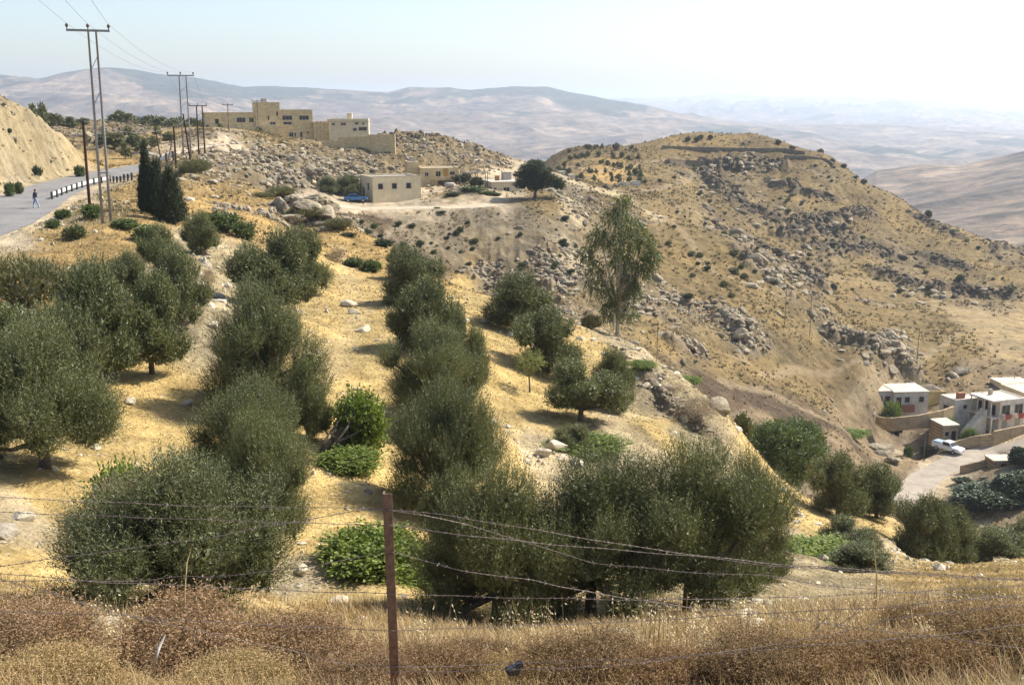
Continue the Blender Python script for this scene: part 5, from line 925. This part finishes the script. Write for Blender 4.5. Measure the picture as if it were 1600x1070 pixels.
x, y, z, r, g = scatter(5000, 5.5, 16, lambda a, lr: .35+0*a, 103, -.5, .5); s = np.clip(g.lognormal(-3.9, .6, len(x)), .008, .12); rubble('fence_side_stones', x, y, z, s, g, 1, np.tile([[.48,.40,.28]], (len(x), 1)))
# ---------------------------------------------------------------- dry scrub cushions of the slopes, stubble, grass
def tufts(name, x, y, z, hgt, wid, nb, g, cols, lean=.6, kind='stuff'):
    n = len(x); th = g.uniform(0, 6.28, (n, nb)); rad = g.uniform(.1, 1, (n, nb))*wid[:, None]*.5; bx, by = x[:, None]+rad*np.cos(th), y[:, None]+rad*np.sin(th); bz = z[:, None]+0*bx-.02
    ln = hgt[:, None]*g.uniform(.5, 1.1, (n, nb)); ph = g.uniform(0, 6.28, (n, nb)); lx, ly = np.cos(ph)*lean, np.sin(ph)*lean; w_ = wid[:, None]*.5*g.uniform(.4, 1, (n, nb)); qx, qy = -np.sin(ph)*w_*.5, np.cos(ph)*w_*.5
    V = np.stack([np.stack([bx-qx, by-qy, bz], -1), np.stack([bx+qx, by+qy, bz], -1), np.stack([bx+lx*ln, by+ly*ln, bz+ln], -1)], 2).reshape(-1, 3); c = np.repeat(cols*g.uniform(.75, 1.25, (n, 1)), nb*3, 0)
    return add(name, mesh_np(name, V, np.arange(len(V)).reshape(-1, 3), np.clip(c, .01, .8)), M_GRASS, kind=kind)
x, y, z, r, g = scatter(130000, 88, 470, lambda a, lr: np.clip(samp(PG[:, :, 5], a, lr), 0, 1)*clump(np.exp(lr)*np.sin(a), np.exp(lr)*np.cos(a), 9, 88)*.62, 104)
pal = np.array([[.17,.13,.065],[.21,.155,.075],[.12,.10,.055],[.27,.20,.10],[.14,.13,.062],[.33,.255,.13]]); tufts('hillside_scrub', x, y, z, g.uniform(.2, .55, len(x))*np.clip(r/200, .6, 1.5), g.uniform(.3, .9, len(x))*np.clip(r/220, .6, 1.5), 8, g, pal[g.integers(0, 6, len(x))])
x, y, z, r, g = scatter(200000, 15, 130, lambda a, lr: .14+.55*np.clip(samp(PG[:, :, 5], a, lr), 0, 1), 105)
isS = np.clip(samp(PG[:, :, 5], np.arctan2(x, y), np.log(r)), 0, 1); pal = np.array([[.43,.34,.16],[.37,.28,.12],[.50,.41,.22],[.30,.22,.10],[.40,.31,.12]])
tufts('dry_grass', x, y, z, (.05+.22*isS*g.random(len(x)))*np.clip(r/40, .8, 1.8), .07*np.clip(r/30, .8, 2.5), 5, g, pal[g.integers(0, 5, len(x))], .5)
# blades beside the fence
def blades(name, x, y, z, hgt, wid, g, cols, bend=.5):
    n = len(x); ph = g.uniform(0, 6.28, n); d = np.stack([np.cos(ph), np.sin(ph)], 1); sd = np.stack([-d[:, 1], d[:, 0]], 1)*wid[:, None]/2; b = g.uniform(.1, bend, n)*hgt; P0 = np.stack([x, y, z-.03], 1); VV = []
    for f, wf in ((0, 1), (.55, .8), (1, .15)):
        c = P0.copy(); c[:, :2] += d*(b*f**2)[:, None]; c[:, 2] += hgt*f; VV.append(np.c_[c[:, :2]-sd*wf, c[:, 2]]); VV.append(np.c_[c[:, :2]+sd*wf, c[:, 2]])
    V = np.stack(VV, 1).reshape(-1, 3); i = np.arange(n)[:, None]*6; Fc = np.concatenate([i+np.array([[0, 1, 3, 2]]), i+np.array([[2, 3, 5, 4]])]); return add(name, mesh_np(name, V, Fc, np.repeat(cols, 6, 0)), M_GRASS, kind='stuff')
g = np.random.default_rng(201); n = 230000; a = g.uniform(-.5, .5, n); r = g.uniform(5.6, 24, n); x, y = r*np.sin(a), r*np.cos(a); k = g.random(n) < np.clip(.45+.9*fbm(x, y, 1.2, 3, 90), .05, 1); x, y, r = x[k], y[k], r[k]
pal = np.array([[.46,.34,.16],[.38,.27,.13],[.56,.45,.26],[.26,.17,.09],[.34,.24,.14],[.44,.32,.13]]); z = height(x, y); blades('fence_side_grass', x, y, z, g.uniform(.06, .30, len(x))*(.6+.8*np.clip(fbm(x, y, 2, 2, 91)+.5, 0, 1)), g.uniform(.004, .010, len(x))*np.clip(r/9, .8, 2), g, pal[g.integers(0, 6, len(x))]*g.uniform(.8, 1.2, (len(x), 1)), .9)
# ---------------------------------------------------------------- brown scrub cushions by the fence
ML_SCR = leaf_material('brown_seed_scrub', (.125,.072,.045), (.36,.235,.145), (.40,.30,.2), .9, .25, .1); ML_SCR2 = leaf_material('golden_seed_scrub', (.24,.165,.085), (.50,.37,.20), (.45,.33,.2), .9, .25, .1)
def scrub_proto(seed, R, h, mat, n=6800):
    rng = np.random.default_rng(seed); lobes = dome(R, h, 9, rng); e = empty('scrub_bush', (0, 0, -600)); V, Fc = foliage(rng, lobes, n, 9, .028, .0095, up=.5, out=.7, shoot=(.08, .26), jit=.7, inner=0, spread=1.1, depth=(.15, 1.)); add('seed_heads', mesh_np('seed_heads', V, Fc), mat, e)
    ch = []
    for k in range(800):
        l = lobes[rng.integers(0, len(lobes))]; d = unit(rng.normal(size=3)); d[2] = abs(d[2]); t = np.array(l[:3])+d*np.array(l[3:])*rng.uniform(.7, 1.1); b0 = np.array([rng.normal()*.12, rng.normal()*.12, -.05]); mm = (b0+t)/2+rng.normal(size=3)*.07; ch.append(([b0, mm, t], [.004, .003, .0015]))
    V, Fc = tubes(ch, 3); add('twigs', mesh_np('twigs', V, Fc), M_TWIG, e); return e
SB = [scrub_proto(300, .62, .62, ML_SCR), scrub_proto(301, .62, .58, ML_SCR), scrub_proto(302, .55, .5, ML_SCR2)]
for i, (px, r, s, k, lab) in enumerate([(30,8.7,1.15,0,'brown scrub cushion in the lower corner under the left wires'),(-80,8.4,1.1,1,'brown scrub cushion mostly beyond the photo edge'),(60,7.6,.85,2,'golden seeded cushion in front of the corner scrub'),(290,8.7,1.35,1,'big red brown scrub cushion holding a bleached stick'),(395,8.9,1.1,0,'brown scrub cushion between the big one and the post'),(350,7.6,.8,2,'golden seeded cushion in front of the big red brown one'),
  (505,8.6,1.0,1,'brown scrub cushion just short of the fence post'),(560,7.8,.7,0,'low brown scrub at the foot of the fence post'),(690,8.1,.75,1,'thin brown scrub right after the fence post'),(820,7.8,.6,2,'low golden scrub behind the plastic scrap'),(905,7.9,.85,0,'brown scrub cushion right of the plastic scrap'),(1060,8.0,.75,1,'brown scrub cushion below the reed stalks'),(1190,7.9,.8,0,'reddish scrub cushion at the lower edge'),
  (1320,8.0,.8,1,'reddish scrub cushion with a dead branch above it'),(1440,8.2,.75,1,'golden scrub cushion near the pale stone'),(1560,8.8,.85,0,'brown scrub cushion in the right hand wires'),(1250,10.,.5,2,'golden scrub behind the tangled wires'),(1430,12.5,.6,1,'brown scrub below the thin reed'),(1540,14.5,.8,2,'golden scrub on the bank under the olive line'),(200,7.3,.6,2,'golden scrub tuft at the lower edge left of centre'),(750,9.6,.6,1,'low scrub under the fifth wire')]):
    x, y, z = at(px, r); put(SB[k], (x, y, z-.04), i*2.1, (s, s, s*(.68 if px < 640 else .85)), lab, 'scrub cushions along the fence')
for o in SC.objects:
    if o.name.split('.')[0] == 'scrub_bush': o['category'] = 'scrub bush'; o.pop('_used', None)
# oat grass with nodding cream heads
def oats(name, spots, g):
    P0, T0 = [], []; ch = []; LP, LD = [], []
    for px, r, n, w_ in spots:
        for _ in range(n):
            x, y, z = at(px+g.normal()*w_, r+g.normal()*.25); h = g.uniform(.35, .75); ph = g.uniform(0, 6.28); dx, dy = cos(ph)*.18*h, sin(ph)*.18*h; top = np.array([x+dx, y+dy, z+h]); ch.append(([(x, y, z-.03), (x+dx*.3, y+dy*.3, z+h*.55), top], [.002, .0017, .001]))
            for q in range(g.integers(5, 10)): f = g.uniform(.62, 1); c = np.array([x, y, z])*(1-f)+top*f; d = unit(np.array([g.normal(), g.normal(), -.9])); LP.append(c+d*g.uniform(.01, .05)); LD.append(d)
    V, Fc = tubes(ch, 3); LP, LD = np.array(LP), np.array(LD); V2, F2 = leaf_quads(LP, LD, g.normal(size=LP.shape), np.full(len(LP), .034), np.full(len(LP), .011)); V3 = np.r_[V, V2]; F3 = np.r_[Fc, F2+len(V)]; cc = np.r_[np.tile([[.45,.34,.17]], (len(V), 1)), np.tile([[.70,.60,.38]], (len(V2), 1))]; return add(name, mesh_np(name, V3, F3, cc), M_GRASS, kind='stuff')
oats('oat_grass', [(140,9.3,45,22),(185,9.2,50,20),(225,9.6,30,30),(660,9.5,18,12),(800,10,22,25),(860,10,22,25),(1000,9.6,30,22),(1040,9.8,30,22),(1100,10,25,40),(1290,12,25,20),(1230,12,18,20),(1330,11,20,60),(1480,10,25,80),(1420,13,30,60),(1150,9.2,30,60),(700,9,10,40),(1540,11,25,50)], np.random.default_rng(77))
def stalk(name, label, cat, pts, rad, mat): V, Fc = tubes([(np.array(pts), rad)], 5); return tag(add(name, mesh_np(name, V, Fc, smooth=True), mat), label, cat)
M_STRAW = plain('straw_stalk', (.50,.37,.17), .8)
def pt(px, py, d): a, t = pix(px, py); return (d*sin(float(a)), d*cos(float(a)), d*float(t))
stalk('dry_stalk', 'single tall straw stalk before the broad fence olive', 'stalk', [at(287,9.2), pt(289,920,9.2), pt(292,880,9.3), pt(300,850,9.4)], [.006,.005,.004,.002], M_STRAW)
stalk('dry_stalk', 'tall reed stalk standing by the right hand wires', 'stalk', [at(1368,14), pt(1370,900,14), pt(1366,860,14), pt(1362,812,14)], [.011,.010,.008,.004], M_STRAW)
stalk('bleached_stick', 'bleached stick poking out of the big red brown scrub', 'stick', [pt(238,1045,8.0), pt(248,1012,8.0), pt(258,992,8.1)], [.012,.013,.009], plain('bleached_wood', (.55,.50,.43)))
for k in range(16): stalk('reed_stalk', 'thin dry reed in the sheaf under the wide olive clump', 'stalk', [at(1000+k*5, 10.3), pt(1003+k*4.5+(k % 3)*3, 965, 10.3), pt(1000+k*4.6+(k*7 % 11), 925+(k*5 % 14), 10.4)], [.006,.005,.003], M_STRAW)['group'] = 'reeds of the dry sheaf'
rd = np.random.default_rng(55); ch = []; b0 = np.array(pt(1262,1030,8.6)); 
for k in range(8): t_ = np.array(pt(1290+rd.uniform(-25, 55), 955+rd.uniform(-25, 40), 8.8+rd.uniform(-.3, .3))); ch.append(([b0+rd.normal(size=3)*.02, (b0+t_)/2+rd.normal(size=3)*.04, t_], [.006, .004, .0015]))
V, Fc = tubes(ch, 5); tag(add('dead_branch', mesh_np('dead_branch', V, Fc), plain('dead_wood', (.14,.095,.075), .9)), 'dead brown branch fanning up through the tangled wires', 'branch')
# leaning bare stems of the fig
b0 = np.array(at(503, 36.5)); ch = []
for k in range(6): t_ = np.array(pt(548+k*7, 640-(k % 3)*12, 38.2)); ch.append(([b0+rd.normal(size=3)*.1, b0*.45+t_*.55+rd.normal(size=3)*.18, t_], [.06, .045, .025]))
V, Fc = tubes(ch, 6); tag(add('leaning_stem', mesh_np('leaning_stem', V, Fc, smooth=True), M_BARK), 'bare dark stems leaning up to the fig head between the rows', 'fallen stems')
# scrap of plastic
me = prism([(-.05,0),(-.07,.04),(-.02,.07),(.03,.12),(.06,.09),(.04,.03),(.05,0)], .07, .05, .01); me.name = 'plastic_scrap'; o = add('plastic_scrap', me, plain('dark_plastic', (.035,.035,.045), .5, .3)); p = at(800, 7.35); o.location = (p[0], p[1], zt(1052, 7.35, 800)); o.rotation_euler = (.2, .3, .5); tag(o, 'crumpled dark plastic scrap caught in the dry grass', 'litter')
# ---------------------------------------------------------------- barbed wire fence
FD = 7.0
def fp(px, py, dy=0.): x_ = (px-800)/F; y_ = -(py-535)/F; Y_ = cos(PITCH)+y_*sin(PITCH); Z_ = -sin(PITCH)+y_*cos(PITCH); k = (FD+dy)/Y_; return np.array([x_*k, FD+dy, Z_*k])
M_RUST = plain('rusted_steel', (.17,.105,.075), .8, .3, 25, .4, .002); M_WIRE = plain('dull_barbed_wire', (.20,.16,.14), .65, .4, 20, .3, 0, .3)
fe = tag(empty('barbed_wire_fence', (fp(617, 1075)[0], FD, H(fp(617, 1075)[0], FD))), 'barbed wire fence on a leaning rusty angle post in front of the grove', 'fence'); FO = np.array(fe.location)
def fpost(px0, py0, px1, py1):
    a_, b_ = fp(px0, py0)-FO, fp(px1, py1)-FO; bm = bmesh.new(); prof = [(-.028,-.03),(.034,-.03),(.034,-.022),(-.018,-.022),(-.018,.032),(-.028,.032)]; rows = []
    for q in (a_, b_): rows.append([bm.verts.new((q[0]+u, q[1]+v_, q[2])) for u, v_ in prof])
    for k in range(6): bm.faces.new((rows[0][k], rows[0][(k+1) % 6], rows[1][(k+1) % 6], rows[1][k]))
    bm.faces.new(rows[0][::-1]); bm.faces.new(rows[1]); bmesh.ops.recalc_face_normals(bm, faces=bm.faces); me = bpy.data.meshes.new('post'); bm.to_mesh(me); bm.free(); add('post', me, M_RUST, fe)
fpost(620, 1130, 605, 769); fpost(-330, 1130, -350, 770); fpost(1960, 1060, 1990, 850)
WIRES = [[(-350,775),(-100,772),(0,777),(130,783),(300,790),(450,792),(605,795),(700,805),(850,830),(1000,855),(1080,866),(1200,880),(1400,893),(1600,905),(1990,925)],
 [(-350,790),(0,800),(300,811),(480,817),(606,820),(737,837),(850,849),(1000,862),(1080,868),(1200,883),(1420,897),(1620,908),(1990,930)],
 [(-350,905),(0,884),(153,863),(325,840),(402,825),(467,813),(557,798),(605,796),(662,804),(730,820),(805,841),(869,862),(925,879),(1000,886),(1061,893),(1201,899),(1282,913),(1362,921),(1500,929),(1990,950)],
 [(-350,880),(0,895),(153,909),(306,915),(400,920),(500,924),(606,927),(775,933),(1000,937),(1121,935),(1250,932),(1420,924),(1600,914),(1990,890)],
 [(-350,910),(0,907),(230,907),(287,899),(325,901),(383,897),(500,882),(580,867),(610,860),(662,875),(719,892),(831,905),(869,916),(925,924),(981,935),(1081,949),(1180,956),(1300,975),(1500,1000),(1990,1060)],
 [(-350,940),(0,955),(153,959),(306,970),(500,980),(625,985),(737,980),(900,974),(1000,970),(1121,962),(1241,955),(1362,950),(1500,937),(1620,926),(1990,895)],
 [(-350,870),(0,905),(80,925),(150,950),(240,970),(330,990),(422,1008),(475,1021),(550,1038),(625,1042),(775,1038),(831,1034),(1000,1030),(1141,1020),(1262,1008),(1422,996),(1500,988),(1620,972),(1990,940)],
 [(600,1050),(800,1046),(960,1040),(1100,1022),(1220,1005),(1302,990),(1360,975),(1422,962),(1503,953),(1600,945),(1990,920)]]
for k, wpts in enumerate(WIRES):
    q = np.array([fp(px, py, .12*sin(px/170+k*1.7)*(abs(px-608) > 60)-.035) for px, py in wpts])-FO; d = np.r_[0, np.cumsum(np.linalg.norm(np.diff(q, axis=0), axis=1))]; s = np.arange(0, d[-1], .03); c = np.stack([np.interp(s, d, q[:, i]) for i in range(3)], 1)
    for _ in range(3): c[1:-1] = (c[:-2]+2*c[1:-1]+c[2:])/4
    c[:, 2] += .003*np.sin(s*9+k); tw = s*70; off = np.stack([0*s, np.cos(tw), np.sin(tw)], 1)*.0018; ch = [(c+off, .0016), (c-off, .0016)]; g = np.random.default_rng(500+k)
    for b in range(int(d[-1]/.095)):
        i = min(int((b+g.uniform(.2, .8))*.095/.03), len(c)-2)
        for _ in range(2): v_ = unit(g.normal(size=3)*np.array([.5, 1, 1])); ch.append(([c[i]-v_*.016, c[i]+v_*.016], [.0016, .0010]))
        ch.append(([c[i], c[i]+(c[i+1]-c[i])*.5], [.0036, .0036]))
    V, Fc = tubes(ch, 4); add('wire', mesh_np('wire', V, Fc), M_WIRE, fe)
for o in [o for o in SC.objects if o.location.z in (-500, -600) and o.type == 'EMPTY']:
    for c in list(o.children): bpy.data.objects.remove(c)
    bpy.data.objects.remove(o)
# ---------------------------------------------------------------- the air: one even box of haze round the whole scene
import bmesh
bm = bmesh.new(); x0, x1, y0, y1, z0, z1 = -13500, 13500, -60, 18500, float(min(FZ.min(), Z.min()))-3, float(FZ.max())+8
bmesh.ops.create_cube(bm, size=1)
for v in bm.verts: v.co = ((x0+x1)/2+v.co.x*(x1-x0), (y0+y1)/2+v.co.y*(y1-y0), (z0+z1)/2+v.co.z*(z1-z0))
me = bpy.data.meshes.new('haze'); bm.to_mesh(me); bm.free()
hm = bpy.data.materials.new('thin_haze'); hm.use_nodes = True; hn = hm.node_tree; hn.nodes.clear(); ho = hn.nodes.new('ShaderNodeOutputMaterial'); hv = hn.nodes.new('ShaderNodeVolumePrincipled')
hv.inputs['Color'].default_value = (.75, .855, 1, 1); hv.inputs['Density'].default_value = HAZE; hv.inputs['Anisotropy'].default_value = .35
hn.links.new(hv.outputs[0], ho.inputs['Volume'])
add('haze', me, hm, kind='stuff')
print('haze box', z0, z1)
